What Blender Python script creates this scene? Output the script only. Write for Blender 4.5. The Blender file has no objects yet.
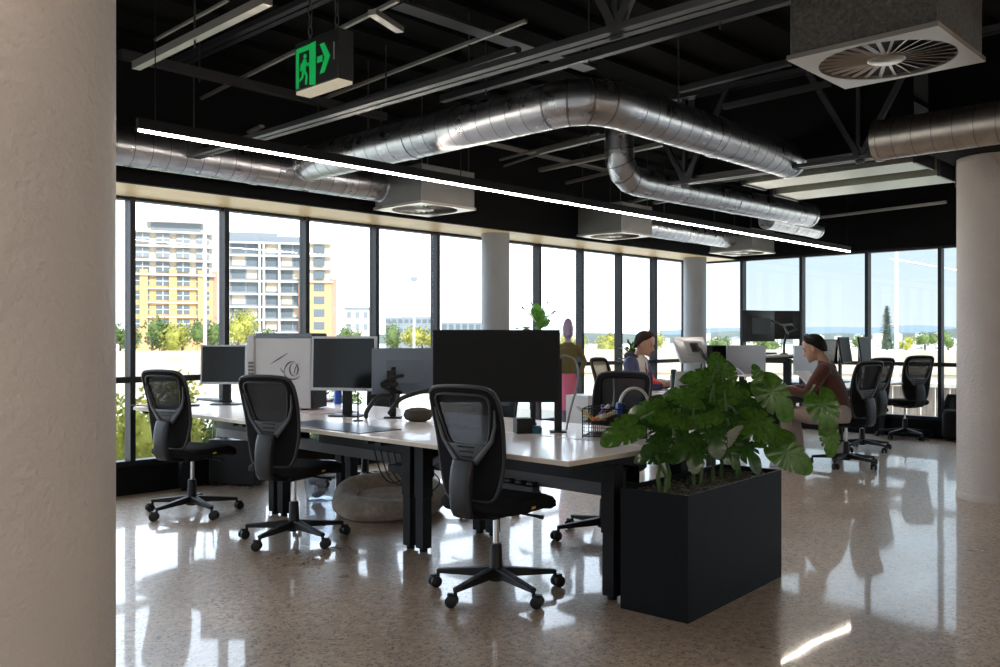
import bpy, bmesh, math, random
from mathutils import Vector, Matrix, Euler
random.seed(7)
C = bpy.context.scene.collection
pi = math.pi

# ------------------------------------------------------------------ camera model
TH = math.radians(43.87); F = 884.3; HZ = 337.0; EYE = 1.3
ct, st = math.cos(TH), math.sin(TH)
def ray(px, py):
    t = (px - 500) / F; s = (HZ - py) / F
    return Vector((ct + t*st, st - t*ct, s))
def at(px, py, z=None, X=None, Y=None, Z=None):
    """point of the place seen at a pixel, on a plane of known height / x / y / depth"""
    d = ray(px, py)
    if z is not None: k = (z - EYE) / d.z
    elif X is not None: k = X / d.x
    elif Y is not None: k = Y / d.y
    else: k = Z
    return Vector((0, 0, EYE)) + d * k

# ------------------------------------------------------------------ mesh builder
class MB:
    def __init__(s): s.v = []; s.f = []; s.mi = []; s.cur = 0
    def add(s, vs, fs):
        o = len(s.v); s.v += [tuple(v) for v in vs]; s.f += [tuple(i + o for i in f) for f in fs]; s.mi += [s.cur]*len(fs); return s
    def box(s, c, d, rz=0, M=None):
        x, y, z = d[0]/2, d[1]/2, d[2]/2
        vs = [Vector((a*x, b*y, e*z)) for a in (-1, 1) for b in (-1, 1) for e in (-1, 1)]
        R = M if M is not None else Matrix.Rotation(rz, 3, 'Z')
        vs = [R @ v + Vector(c) for v in vs]
        return s.add(vs, [(0,1,3,2), (4,6,7,5), (0,4,5,1), (2,3,7,6), (0,2,6,4), (1,5,7,3)])
    def bb(s, a, b):
        return s.box([(a[i]+b[i])/2 for i in range(3)], [abs(b[i]-a[i]) for i in range(3)])
    def bar(s, p, q, w, h, up=(0, 0, 1), w2=None, h2=None):
        p = Vector(p); q = Vector(q); d = (q-p).normalized(); u = Vector(up)
        if abs(d.dot(u)) > .98: u = Vector((1, 0, 0))
        sd = d.cross(u).normalized(); u = sd.cross(d).normalized()
        w2 = w if w2 is None else w2; h2 = h if h2 is None else h2
        vs = [p + sd*a*w/2 + u*b*h/2 for a, b in ((-1,-1), (1,-1), (1,1), (-1,1))] + \
             [q + sd*a*w2/2 + u*b*h2/2 for a, b in ((-1,-1), (1,-1), (1,1), (-1,1))]
        return s.add(vs, [(3,2,1,0), (4,5,6,7), (0,1,5,4), (1,2,6,5), (2,3,7,6), (3,0,4,7)])
    def tube(s, pts, r, n=10, closed=False, flat=1.0, ball=False, up=None):
        pts = [Vector(p) for p in pts]; m = len(pts)
        rs = list(r) if isinstance(r, (list, tuple)) else [r]*m
        if ball and not closed:
            d0 = (pts[0]-pts[1]).normalized(); d1 = (pts[-1]-pts[-2]).normalized()
            a = [(pts[0]+d0*rs[0]*k, rs[0]*math.sqrt(max(0, 1-k*k))) for k in (.97, .8, .45)]
            b = [(pts[-1]+d1*rs[-1]*k, rs[-1]*math.sqrt(max(0, 1-k*k))) for k in (.45, .8, .97)]
            pts = [x[0] for x in a] + pts + [x[0] for x in b]; rs = [x[1] for x in a] + rs + [x[1] for x in b]; m = len(pts)
        vs = []; u = None
        for i in range(m):
            if closed: d = pts[(i+1) % m] - pts[i-1]
            else: d = pts[min(i+1, m-1)] - pts[max(i-1, 0)]
            if d.length < 1e-9: d = Vector((0, 0, 1))
            d.normalize()
            if up is not None: u = Vector(up)
            elif u is None: u = Vector((0, 0, 1)) if abs(d.z) < .9 else Vector((1, 0, 0))
            sd = d.cross(u)
            if sd.length < 1e-6: sd = d.orthogonal()
            sd.normalize(); u = sd.cross(d).normalized()
            for k in range(n):
                a = 2*pi*k/n
                vs.append(pts[i] + sd*math.cos(a)*rs[i] + u*math.sin(a)*rs[i]*flat)
        fs = []
        for i in range(m if closed else m-1):
            j = (i+1) % m
            for k in range(n):
                l = (k+1) % n
                fs.append((i*n+k, i*n+l, j*n+l, j*n+k))
        if not closed: fs += [tuple(range(n-1, -1, -1)), tuple((m-1)*n+k for k in range(n))]
        return s.add(vs, fs)
    def cyl(s, p, q, r, n=16, r2=None): return s.tube([p, q], [r, r if r2 is None else r2], n)
    def loft(s, rings, n=20, e=2.0):
        """rings: (centre, a vector, b vector) super-ellipses"""
        vs = []
        for c, a, b in rings:
            c = Vector(c); a = Vector(a); b = Vector(b)
            for k in range(n):
                t = 2*pi*k/n; cx, sx = math.cos(t), math.sin(t)
                vs.append(c + a*math.copysign(abs(cx)**(2/e), cx) + b*math.copysign(abs(sx)**(2/e), sx))
        m = len(rings); fs = []
        for i in range(m-1):
            for k in range(n):
                l = (k+1) % n; fs.append((i*n+k, i*n+l, (i+1)*n+l, (i+1)*n+k))
        fs += [tuple(range(n-1, -1, -1)), tuple((m-1)*n+k for k in range(n))]
        return s.add(vs, fs)
    def lathe(s, prof, c=(0, 0, 0), n=24):
        return s.loft([((c[0], c[1], c[2]+z), (r, 0, 0), (0, r, 0)) for r, z in prof], n)
    def ball(s, c, r, n=14, m=8, R=None):
        r = (r, r, r) if not isinstance(r, (tuple, list)) else r
        rings = []
        for i in range(m+1):
            a = -pi/2 + pi*i/m; a = max(-pi/2+.02, min(pi/2-.02, a))
            rings.append((math.cos(a), math.sin(a)))
        vs = []
        for cr, sz in rings:
            for k in range(n):
                t = 2*pi*k/n
                v = Vector((r[0]*cr*math.cos(t), r[1]*cr*math.sin(t), r[2]*sz))
                if R is not None: v = R @ v
                vs.append(v + Vector(c))
        fs = []
        for i in range(m):
            for k in range(n):
                l = (k+1) % n; fs.append((i*n+k, i*n+l, (i+1)*n+l, (i+1)*n+k))
        fs += [tuple(range(n-1, -1, -1)), tuple(m*n+k for k in range(n))]
        return s.add(vs, fs)
    def prism(s, poly, h0, h1, T=lambda a, b, h: (a, b, h)):
        n = len(poly)
        vs = [T(a, b, h0) for a, b in poly] + [T(a, b, h1) for a, b in poly]
        fs = [tuple(range(n-1, -1, -1)), tuple(range(n, 2*n))] + [(k, (k+1) % n, n+(k+1) % n, n+k) for k in range(n)]
        return s.add(vs, fs)
    def grid(s, fn, nu, nv):
        vs = [fn(i/nu, j/nv) for j in range(nv+1) for i in range(nu+1)]
        fs = [(j*(nu+1)+i, j*(nu+1)+i+1, (j+1)*(nu+1)+i+1, (j+1)*(nu+1)+i) for j in range(nv) for i in range(nu)]
        return s.add(vs, fs)
    def build(s, name, mat, parent=None, bevel=0, seg=2, solid=0, remesh=0, smooth=0, sub=0, angle=40, fix=True):
        me = bpy.data.meshes.new(name); me.from_pydata(s.v, [], s.f)
        if fix:
            bm = bmesh.new(); bm.from_mesh(me); bmesh.ops.recalc_face_normals(bm, faces=bm.faces); bm.to_mesh(me); bm.free()
        for m_ in (mat if isinstance(mat, list) else [mat]): me.materials.append(m_)
        if any(s.mi): me.polygons.foreach_set('material_index', s.mi)
        me.polygons.foreach_set('use_smooth', [True]*len(me.polygons))
        if not remesh: me.set_sharp_from_angle(angle=math.radians(angle))
        o = bpy.data.objects.new(name, me); C.objects.link(o)
        if parent is not None: o.parent = parent
        if remesh:
            m = o.modifiers.new('r', 'REMESH'); m.mode = 'VOXEL'; m.voxel_size = remesh; m.use_smooth_shade = True
            if smooth:
                m = o.modifiers.new('s', 'SMOOTH'); m.factor = .5; m.iterations = smooth
        if solid:
            m = o.modifiers.new('t', 'SOLIDIFY'); m.thickness = solid; m.offset = 0
        if bevel:
            m = o.modifiers.new('b', 'BEVEL'); m.width = bevel; m.segments = seg; m.limit_method = 'ANGLE'; m.angle_limit = math.radians(40)
            m.harden_normals = False
        if sub:
            m = o.modifiers.new('u', 'SUBSURF'); m.levels = sub; m.render_levels = sub
        return o

def cr(pts, n=5):
    P = [Vector(p) for p in pts]; out_ = []
    for i in range(len(P)-1):
        a, b, c, d = P[max(i-1, 0)], P[i], P[i+1], P[min(i+2, len(P)-1)]
        for k in range(n):
            u = k/n; out_.append(.5*((2*b)+(c-a)*u+(2*a-5*b+4*c-d)*u*u+(3*b-a-3*c+d)*u**3))
    out_.append(P[-1]); return out_
def tag(o, label, cat, group=None, kind=None):
    o['label'] = label; o['category'] = cat
    if group: o['group'] = group
    if kind: o['kind'] = kind
    return o
def thing(name, label, cat, loc=(0, 0, 0), rz=0, group=None, kind=None, rot=None):
    o = bpy.data.objects.new(name, None); C.objects.link(o); o.empty_display_size = .1
    o.location = loc; o.rotation_euler = rot if rot else (0, 0, rz)
    return tag(o, label, cat, group, kind)
def dup(root, loc, rz, label, group=None):
    def cp(o, par):
        c = o.copy(); C.objects.link(c)
        if par is not None: c.parent = par
        for ch in list(o.children): cp(ch, c)
        return c
    r = cp(root, None); r.location = loc; r.rotation_euler = (0, 0, rz); r['label'] = label
    if group: r['group'] = group
    return r

# ------------------------------------------------------------------ materials
def node_mat(name):
    m = bpy.data.materials.new(name); m.use_nodes = True
    nt = m.node_tree; b = nt.nodes['Principled BSDF']; return m, nt, b
def mat(name, col, rough=.5, metal=0, var=0, vscale=20, bump=0, bscale=60, emit=None, estr=0, coat=0, spec=.5, alpha=1, sheen=0, trans=0, stretch=None):
    m, nt, b = node_mat(name); N = nt.nodes; L = nt.links
    b.inputs['Base Color'].default_value = (*col, 1); b.inputs['Roughness'].default_value = rough
    b.inputs['Metallic'].default_value = metal; b.inputs['Coat Weight'].default_value = coat
    b.inputs['Specular IOR Level'].default_value = spec; b.inputs['Sheen Weight'].default_value = sheen
    b.inputs['Transmission Weight'].default_value = trans
    tc = N.new('ShaderNodeTexCoord'); src = tc.outputs['Object']
    if stretch:
        mp = N.new('ShaderNodeMapping'); mp.inputs['Scale'].default_value = stretch; L.new(src, mp.inputs[0]); src = mp.outputs[0]
    if var:
        n = N.new('ShaderNodeTexNoise'); n.inputs['Scale'].default_value = vscale; n.inputs['Detail'].default_value = 4
        L.new(src, n.inputs['Vector'])
        r = N.new('ShaderNodeValToRGB'); r.color_ramp.elements[0].position = .3; r.color_ramp.elements[1].position = .7
        r.color_ramp.elements[0].color = (*[c*(1-var) for c in col], 1); r.color_ramp.elements[1].color = (*[min(1, c*(1+var)) for c in col], 1)
        L.new(n.outputs['Fac'], r.inputs['Fac']); L.new(r.outputs['Color'], b.inputs['Base Color'])
    if bump:
        n = N.new('ShaderNodeTexNoise'); n.inputs['Scale'].default_value = bscale; n.inputs['Detail'].default_value = 3
        L.new(src, n.inputs['Vector'])
        bp = N.new('ShaderNodeBump'); bp.inputs['Strength'].default_value = bump; bp.inputs['Distance'].default_value = .01
        L.new(n.outputs['Fac'], bp.inputs['Height']); L.new(bp.outputs['Normal'], b.inputs['Normal'])
    if emit:
        b.inputs['Emission Color'].default_value = (*emit, 1); b.inputs['Emission Strength'].default_value = estr
    b.inputs['Alpha'].default_value = alpha
    return m

def glass_mat(name, tint=(1, 1, 1), refl=.03):
    m = bpy.data.materials.new(name); m.use_nodes = True; nt = m.node_tree; N = nt.nodes; L = nt.links
    N.clear(); out = N.new('ShaderNodeOutputMaterial'); mix = N.new('ShaderNodeMixShader')
    tr = N.new('ShaderNodeBsdfTransparent'); tr.inputs[0].default_value = (*tint, 1)
    gl = N.new('ShaderNodeBsdfGlossy'); gl.inputs['Roughness'].default_value = .01
    lw = N.new('ShaderNodeLayerWeight'); lw.inputs['Blend'].default_value = .5
    pw = N.new('ShaderNodeMath'); pw.operation = 'POWER'; pw.inputs[1].default_value = 5; L.new(lw.outputs['Facing'], pw.inputs[0])
    ml = N.new('ShaderNodeMath'); ml.operation = 'MULTIPLY_ADD'; ml.inputs[1].default_value = .9; ml.inputs[2].default_value = refl; L.new(pw.outputs[0], ml.inputs[0])
    L.new(ml.outputs[0], mix.inputs[0]); L.new(tr.outputs[0], mix.inputs[1]); L.new(gl.outputs[0], mix.inputs[2])
    L.new(mix.outputs[0], out.inputs[0]); return m

def mesh_fabric(name, col, open_=.2):
    m, nt, b = node_mat(name); N = nt.nodes; L = nt.links
    b.inputs['Base Color'].default_value = (*col, 1); b.inputs['Roughness'].default_value = .6; b.inputs['Specular IOR Level'].default_value = .25
    tr = N.new('ShaderNodeBsdfTransparent'); mix = N.new('ShaderNodeMixShader'); mix.inputs[0].default_value = open_
    out = N['Material Output']; L.new(b.outputs[0], mix.inputs[1]); L.new(tr.outputs[0], mix.inputs[2]); L.new(mix.outputs[0], out.inputs[0])
    return m

def floor_mat():
    m, nt, b = node_mat('polished_concrete'); N = nt.nodes; L = nt.links
    tc = N.new('ShaderNodeTexCoord')
    big = N.new('ShaderNodeTexNoise'); big.inputs['Scale'].default_value = .8; big.inputs['Detail'].default_value = 6; L.new(tc.outputs['Object'], big.inputs['Vector'])
    r0 = N.new('ShaderNodeValToRGB'); r0.color_ramp.elements[0].position = .3; r0.color_ramp.elements[1].position = .72
    r0.color_ramp.elements[0].color = (.40, .305, .23, 1); r0.color_ramp.elements[1].color = (.62, .49, .38, 1)
    L.new(big.outputs['Fac'], r0.inputs['Fac'])
    v = N.new('ShaderNodeTexVoronoi'); v.inputs['Scale'].default_value = 95; L.new(tc.outputs['Object'], v.inputs['Vector'])
    sep = N.new('ShaderNodeSeparateColor'); L.new(v.outputs['Color'], sep.inputs[0])
    r1 = N.new('ShaderNodeValToRGB'); r1.color_ramp.interpolation = 'CONSTANT'
    e = r1.color_ramp.elements; e[0].position = 0; e[0].color = (.30, .29, .28, 1); e[1].position = .10; e[1].color = (.74, .73, .72, 1)
    x = e.new(.34); x.color = (1, 1, 1, 1); x = e.new(.72); x.color = (1.08, 1.07, 1.05, 1); x = e.new(.95); x.color = (1.25, 1.23, 1.2, 1)
    L.new(sep.outputs[0], r1.inputs['Fac'])
    mx = N.new('ShaderNodeMix'); mx.data_type = 'RGBA'; mx.blend_type = 'MULTIPLY'; mx.inputs['Factor'].default_value = .85
    L.new(r0.outputs['Color'], mx.inputs['A']); L.new(r1.outputs['Color'], mx.inputs['B'])
    fine = N.new('ShaderNodeTexNoise'); fine.inputs['Scale'].default_value = 22; fine.inputs['Detail'].default_value = 5; L.new(tc.outputs['Object'], fine.inputs['Vector'])
    r2 = N.new('ShaderNodeValToRGB'); r2.color_ramp.elements[0].position = .35; r2.color_ramp.elements[1].position = .65
    r2.color_ramp.elements[0].color = (.78, .77, .76, 1); r2.color_ramp.elements[1].color = (1.12, 1.11, 1.1, 1); L.new(fine.outputs['Fac'], r2.inputs['Fac'])
    mx2 = N.new('ShaderNodeMix'); mx2.data_type = 'RGBA'; mx2.blend_type = 'MULTIPLY'; mx2.inputs['Factor'].default_value = 1
    L.new(mx.outputs['Result'], mx2.inputs['A']); L.new(r2.outputs['Color'], mx2.inputs['B'])
    L.new(mx2.outputs['Result'], b.inputs['Base Color'])
    rr = N.new('ShaderNodeMapRange'); rr.inputs['From Min'].default_value = .3; rr.inputs['From Max'].default_value = .7
    rr.inputs['To Min'].default_value = .26; rr.inputs['To Max'].default_value = .40; L.new(big.outputs['Fac'], rr.inputs['Value']); L.new(rr.outputs[0], b.inputs['Roughness'])
    b.inputs['IOR'].default_value = 1.6; b.inputs['Coat Weight'].default_value = .62; b.inputs['Coat IOR'].default_value = 1.5; b.inputs['Coat Roughness'].default_value = .05
    wv = N.new('ShaderNodeTexNoise'); wv.inputs['Scale'].default_value = 1.1; wv.inputs['Detail'].default_value = 1.5; L.new(tc.outputs['Object'], wv.inputs['Vector'])
    bp = N.new('ShaderNodeBump'); bp.inputs['Strength'].default_value = .35; bp.inputs['Distance'].default_value = .012; L.new(wv.outputs['Fac'], bp.inputs['Height'])
    L.new(bp.outputs['Normal'], b.inputs['Normal']); L.new(bp.outputs['Normal'], b.inputs['Coat Normal'])
    return m

def galv_mat(name, col=(.52, .53, .55), rough=.3):
    m, nt, b = node_mat(name); N = nt.nodes; L = nt.links
    tc = N.new('ShaderNodeTexCoord'); v = N.new('ShaderNodeTexVoronoi'); v.inputs['Scale'].default_value = 14
    L.new(tc.outputs['Object'], v.inputs['Vector']); sep = N.new('ShaderNodeSeparateColor'); L.new(v.outputs['Color'], sep.inputs[0])
    r = N.new('ShaderNodeValToRGB'); r.color_ramp.elements[0].color = (*[c*.9 for c in col], 1); r.color_ramp.elements[1].color = (*[c*1.07 for c in col], 1)
    L.new(sep.outputs[0], r.inputs['Fac']); L.new(r.outputs['Color'], b.inputs['Base Color'])
    b.inputs['Metallic'].default_value = 1
    n = N.new('ShaderNodeTexNoise'); n.inputs['Scale'].default_value = 6; L.new(tc.outputs['Object'], n.inputs['Vector'])
    mr = N.new('ShaderNodeMapRange'); mr.inputs['To Min'].default_value = rough-.1; mr.inputs['To Max'].default_value = rough+.15
    L.new(n.outputs['Fac'], mr.inputs['Value']); L.new(mr.outputs[0], b.inputs['Roughness'])
    return m

def leaf_mat(name, c0, c1):
    m, nt, b = node_mat(name); N = nt.nodes; L = nt.links
    tc = N.new('ShaderNodeTexCoord'); n = N.new('ShaderNodeTexNoise'); n.inputs['Scale'].default_value = 9; L.new(tc.outputs['Object'], n.inputs['Vector'])
    w = N.new('ShaderNodeTexWave'); w.inputs['Scale'].default_value = 14; w.inputs['Distortion'].default_value = 1.5; L.new(tc.outputs['Object'], w.inputs['Vector'])
    mm = N.new('ShaderNodeMath'); mm.operation = 'MULTIPLY'; L.new(n.outputs['Fac'], mm.inputs[0]); mm.inputs[1].default_value = 1.0
    ad = N.new('ShaderNodeMath'); ad.operation = 'MULTIPLY_ADD'; L.new(w.outputs['Fac'], ad.inputs[0]); ad.inputs[1].default_value = .15; L.new(mm.outputs[0], ad.inputs[2])
    r = N.new('ShaderNodeValToRGB'); r.color_ramp.elements[0].position = .3; r.color_ramp.elements[1].position = .8
    r.color_ramp.elements[0].color = (*c0, 1); r.color_ramp.elements[1].color = (*c1, 1); L.new(ad.outputs[0], r.inputs['Fac']); L.new(r.outputs['Color'], b.inputs['Base Color'])
    b.inputs['Roughness'].default_value = .26; b.inputs['Coat Weight'].default_value = .3
    tl = N.new('ShaderNodeBsdfTranslucent'); L.new(r.outputs['Color'], tl.inputs[0])
    mix = N.new('ShaderNodeMixShader'); mix.inputs[0].default_value = .3; out = N['Material Output']
    L.new(b.outputs[0], mix.inputs[1]); L.new(tl.outputs[0], mix.inputs[2]); L.new(mix.outputs[0], out.inputs[0])
    return m

M = dict(
    floor=floor_mat(),
    ceil=mat('black_ceiling', (.007, .007, .007), .9, spec=.1, var=.2, vscale=3),
    bulk=mat('black_plasterboard', (.006, .006, .0065), .85, spec=.12),
    soffit=mat('cream_soffit', (.93, .70, .40), .45, var=.06, vscale=3),
    plaster=mat('painted_column', (.53, .475, .435), .6, var=.04, vscale=4, bump=.8, bscale=38),
    plaster2=mat('painted_column_grey', (.27, .285, .30), .6, var=.04, vscale=4, bump=.2, bscale=55),
    wallpaint=mat('warm_white_paint', (.62, .57, .53), .7, var=.03),
    frame=mat('window_aluminium', (.013, .014, .017), .5, spec=.25),
    glass=glass_mat('window_glass', (.97, .985, .985)),
    black=mat('black_plastic', (.010, .010, .011), .45, spec=.3, bump=.08, bscale=300),
    charcoal=mat('charcoal_plastic', (.024, .025, .028), .42, spec=.4),
    greyp=mat('grey_plastic', (.055, .058, .066), .35),
    fabric=mat('black_fabric', (.007, .007, .008), .9, bump=.3, bscale=500, spec=.2),
    mesh=mesh_fabric('chair_mesh', (.007, .008, .010), .035),
    beigemesh=mesh_fabric('tan_chair_mesh', (.20, .165, .115), .12),
    chrome=mat('chrome', (.7, .7, .7), .15, metal=1),
    steel=mat('black_powder_steel', (.009, .009, .010), .5, spec=.2),
    greysteel=mat('grey_powder_steel', (.10, .10, .105), .5, spec=.3),
    top=mat('white_laminate', (.86, .79, .76), .25, var=.03, vscale=3, coat=.2),
    edge=mat('edge_band', (.55, .46, .37), .5),
    screen=mat('dark_screen', (.006, .006, .007), .12, spec=.35),
    matte=mat('matte_screen', (.017, .018, .019), .6, spec=.12),
    silver=mat('silver_plastic', (.42, .44, .47), .35, metal=.4),
    bluegrey=mat('blue_grey_plastic', (.15, .19, .25), .35),
    white=mat('white_plastic', (.55, .56, .58), .35),
    galv=galv_mat('galvanised_steel', (.54, .55, .58), .28), galvd=galv_mat('galvanised_dull', (.55, .50, .45), .36),
    paled=mat('pale_duct', (.27, .28, .22), .38, metal=.7), ventbox=mat('vent_box_steel', (.20, .20, .195), .45, metal=.7, var=.05, vscale=5),
    seam=mat('duct_seam', (.25, .25, .26), .4, metal=1),
    strut=mat('steel_strut', (.50, .47, .43), .4, metal=.8),
    strutd=mat('dark_conduit', (.065, .065, .07), .45, metal=.7),
    insul=mat('foil_insulation', (.075, .070, .062), .6, var=.5, vscale=60, bump=.5, bscale=70),
    diff=mat('diffuser_plate', (.44, .40, .36), .30, metal=.85),
    led=mat('led_tube', (1, 1, 1), .4, emit=(1, .88, .76), estr=34),
    planter=mat('planter_steel', (.0055, .0065, .0085), .55, var=.12, vscale=4, spec=.14),
    gravel=mat('planter_gravel', (.085, .078, .062), .9, var=.7, vscale=90, bump=1, bscale=80),
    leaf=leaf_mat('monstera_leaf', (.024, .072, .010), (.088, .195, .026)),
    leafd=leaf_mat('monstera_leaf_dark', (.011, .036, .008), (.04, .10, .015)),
    leafl=leaf_mat('fiddle_leaf', (.06, .19, .03), (.20, .42, .07)),
    stem=mat('plant_stem', (.055, .11, .025), .5, var=.3),
    dry=mat('dried_leaf', (.22, .21, .14), .7, var=.3),
    cord=mat('corduroy_beige', (.30, .25, .20), .95, var=.2, vscale=30, bump=.5, bscale=140, sheen=.3),
    cordd=mat('corduroy_brown', (.24, .18, .125), .95, var=.25, vscale=25, bump=.6, bscale=120, sheen=.3),
    bin=glass_mat('clear_plastic', (.82, .85, .88)),
    paper=mat('paper', (.72, .68, .70), .8), pink=mat('pink_paper', (.60, .50, .52), .7),
    mousepad=mat('desk_mat_blue', (.055, .075, .115), .3), taupe=mat('taupe_fabric', (.075, .062, .050), .9, bump=.5, bscale=600),
    blue=mat('blue_can', (.02, .07, .36), .3, metal=.3), teal=mat('teal_cup', (.02, .14, .20), .4),
    cable=mat('cable_black', (.01, .01, .01), .5), cablew=mat('cable_grey', (.30, .30, .30), .5),
    green=mat('exit_green', (.0, .2, .04), .5, emit=(.0, .30, .06), estr=.32),
    signbl=mat('sign_black', (.004, .005, .005), .45), signw=mat('sign_diffuser', (.55, .50, .42), .5, emit=(1, .85, .6), estr=.12),
    skin=mat('skin_light', (.42, .24, .165), .5, var=.06, vscale=12), skin2=mat('skin_warm', (.40, .22, .14), .5, var=.06, vscale=12),
    hair=mat('brown_hair', (.026, .014, .008), .7, bump=.8, bscale=160, spec=.2), hair2=mat('black_hair', (.006, .005, .005), .6, bump=.8, bscale=160, spec=.2),
    navy=mat('navy_nylon', (.020, .027, .085), .55, bump=.25, bscale=25), redn=mat('red_nylon', (.55, .025, .03), .55, bump=.25, bscale=25),
    cream=mat('cream_nylon', (.62, .57, .52), .6, bump=.25, bscale=25), hood=mat('charcoal_hood', (.025, .024, .024), .8),
    rust=mat('rust_knit', (.080, .020, .012), .9, var=.15, vscale=80, bump=.4, bscale=250, sheen=.2),
    chino=mat('grey_beige_chino', (.36, .29, .26), .85, bump=.25, bscale=18), shoe=mat('white_shoe', (.60, .57, .55), .5), sole=mat('shoe_sole', (.05, .05, .05), .6),
    eye=mat('eye_dark', (.02, .014, .01), .2), jean=mat('dark_jean', (.02, .025, .04), .85),
    bottle=mat('dark_green_bottle', (.012, .045, .022), .3), mauve=mat('mauve_paint', (.26, .20, .30), .7), olive=mat('olive_cloth', (.10, .085, .03), .9), pinkc=mat('pink_cloth', (.55, .13, .22), .8),
    orange=mat('orange_plastic', (.75, .22, .03), .4), yellow=mat('yellow_plastic', (.75, .50, .08), .4), purple=mat('purple_plastic', (.20, .10, .40), .4),
    # outside
    bcream=mat('cream_render', (.58, .49, .40), .9), bwhite=mat('white_render', (.62, .61, .60), .9), bor=mat('ochre_brick', (.55, .34, .17), .9, var=.08, vscale=2),
    bred=mat('red_brick', (.48, .26, .19), .9, var=.1, vscale=2), bgrey=mat('grey_cladding', (.22, .25, .29), .8), wglass=mat('facade_glass', (.13, .16, .19), .12, spec=.8),
    road=mat('pale_concrete_road', (.55, .50, .43), .9, var=.1, vscale=.3), barrier=mat('concrete_barrier', (.50, .43, .35), .9, var=.15, vscale=.6),
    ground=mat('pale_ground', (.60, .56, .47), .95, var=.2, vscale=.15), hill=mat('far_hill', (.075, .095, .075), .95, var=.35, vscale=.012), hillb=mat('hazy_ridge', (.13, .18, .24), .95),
    tree=mat('tree_foliage', (.10, .15, .035), .8, var=.5, vscale=1.5), treey=mat('yellow_foliage', (.30, .30, .05), .8, var=.5, vscale=1.5), treeh=mat('hazed_pine_foliage', (.10, .14, .10), .85, var=.4, vscale=1), bark=mat('bark', (.10, .07, .05), .9),  # pine green lightened to put haze into the colour
    timber=mat('weathered_timber', (.24, .20, .17), .85, var=.35, vscale=6, stretch=(1, 8, .6)), terr=mat('terrace_paving', (.62, .59, .54), .85, var=.06, vscale=2), pole=mat('pole_white', (.62, .63, .64), .5),
)

# ================================================================== SETTING
YW, XW, HEAD, CEIL = 7.27, 12.05, 2.46, 3.45
def struct(name, mb, m, label, cat, **k):
    o = mb.build(name, m, **k); return tag(o, label, cat, kind='structure')
struct('floor', MB().bb((-6, -6, -.2), (XW+.12, YW+.12, 0)), M['floor'], 'polished concrete floor with exposed speckled aggregate', 'floor')
struct('ceiling', MB().bb((-6, -6, CEIL), (XW+.3, YW+.3, CEIL+.3)), M['ceil'], 'matt black ceiling slab above the exposed services', 'ceiling')
cd = MB()
for i in range(30): cd.bb((-6, -5.6+i*.42, CEIL-.05), (XW, -5.45+i*.42, CEIL+.01))
struct('trim_1', cd, M['ceil'], 'black ribbed decking under the ceiling slab', 'ceiling decking')
# left wall: bulkhead, soffit, base
struct('wall_left', MB().bb((-2.5, 6.6, HEAD), (XW+.1, 6.66, CEIL)), M['bulk'], 'black bulkhead running above the left row of windows', 'bulkhead')
struct('trim_2', MB().bb((-2.5, 6.66, HEAD), (XW+.1, YW+.14, HEAD+.05)), M['soffit'], 'cream soffit between the bulkhead and the left windows', 'soffit')
struct('baseboard_left', MB().bb((-2.5, YW-.03, 0), (XW, YW+.12, .235)), M['bulk'], 'black upstand below the left row of windows', 'baseboard', bevel=.006)
struct('wall_right', MB().bb((XW-.05, -3, HEAD), (XW+.1, YW, CEIL)), M['bulk'], 'black header above the right row of windows', 'bulkhead')
struct('baseboard_right', MB().bb((XW-.03, -3, 0), (XW+.12, YW, .235)), M['bulk'], 'black upstand below the right row of windows', 'baseboard', bevel=.006)
TR = .945
def bay(n, along, a0, a1, fixed, label):
    """one glazed bay: mullion at a0, transom, head, sill, pane"""
    root = thing('window_%d' % n, label, 'window', (0, 0, 0), kind='structure')
    def P(a, d, z): return (a, fixed+d, z) if along == 'x' else (fixed+d, a, z)
    f = MB(); mw = .022
    f.bb(P(a0-mw, -.02, .235), P(a0+mw, .09, HEAD))
    f.bb(P(a0+mw, -.0, TR-.025), P(a1-mw, .10, TR+.025))
    f.bb(P(a0+mw, 0, .235), P(a1-mw, .10, .275)); f.bb(P(a0+mw, 0, HEAD-.025), P(a1-mw, .10, HEAD))
    f.build('window_frame', M['frame'], root)
    g = MB().bb(P(a0+mw, .045, .275), P(a1-mw, .055, HEAD-.025)); g.build('window_pane', M['glass'], root)
mx = [at(px, 300, Y=YW).x for px in (132, 228, 308, 379, 440, 495, 541, 583, 621, 655, 687)]
sp = (mx[-1]-mx[0])/10
xs = [mx[0]+sp*i for i in range(-6, 12)]
ords = ['first','second','third','fourth','fifth','sixth','seventh','eighth','ninth','tenth','eleventh','twelfth','thirteenth','fourteenth','fifteenth','sixteenth','seventeenth','eighteenth']
wn = 0
for i in range(len(xs)-1):
    wn += 1; k = i-6
    lab = 'tall window bay in the left glass wall, %s to the right of the big left column' % ords[k+1] if k >= -1 else 'tall window bay in the left glass wall hidden behind the big left column'
    bay(wn, 'x', xs[i], min(xs[i+1], XW-.02), YW, lab)
my = [at(px, 300, X=XW).y for px in (742, 801.6, 867.3, 940)]
s2 = (my[0]-my[-1])/3
ys = [my[0]-s2*i for i in range(-1, 10)]
for i in range(len(ys)-1):
    wn += 1
    lab = 'tall window bay in the right glass wall, %s from the far corner' % ords[i]
    bay(wn, 'y', ys[i+1], min(ys[i], YW-.03), XW, lab)
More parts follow.
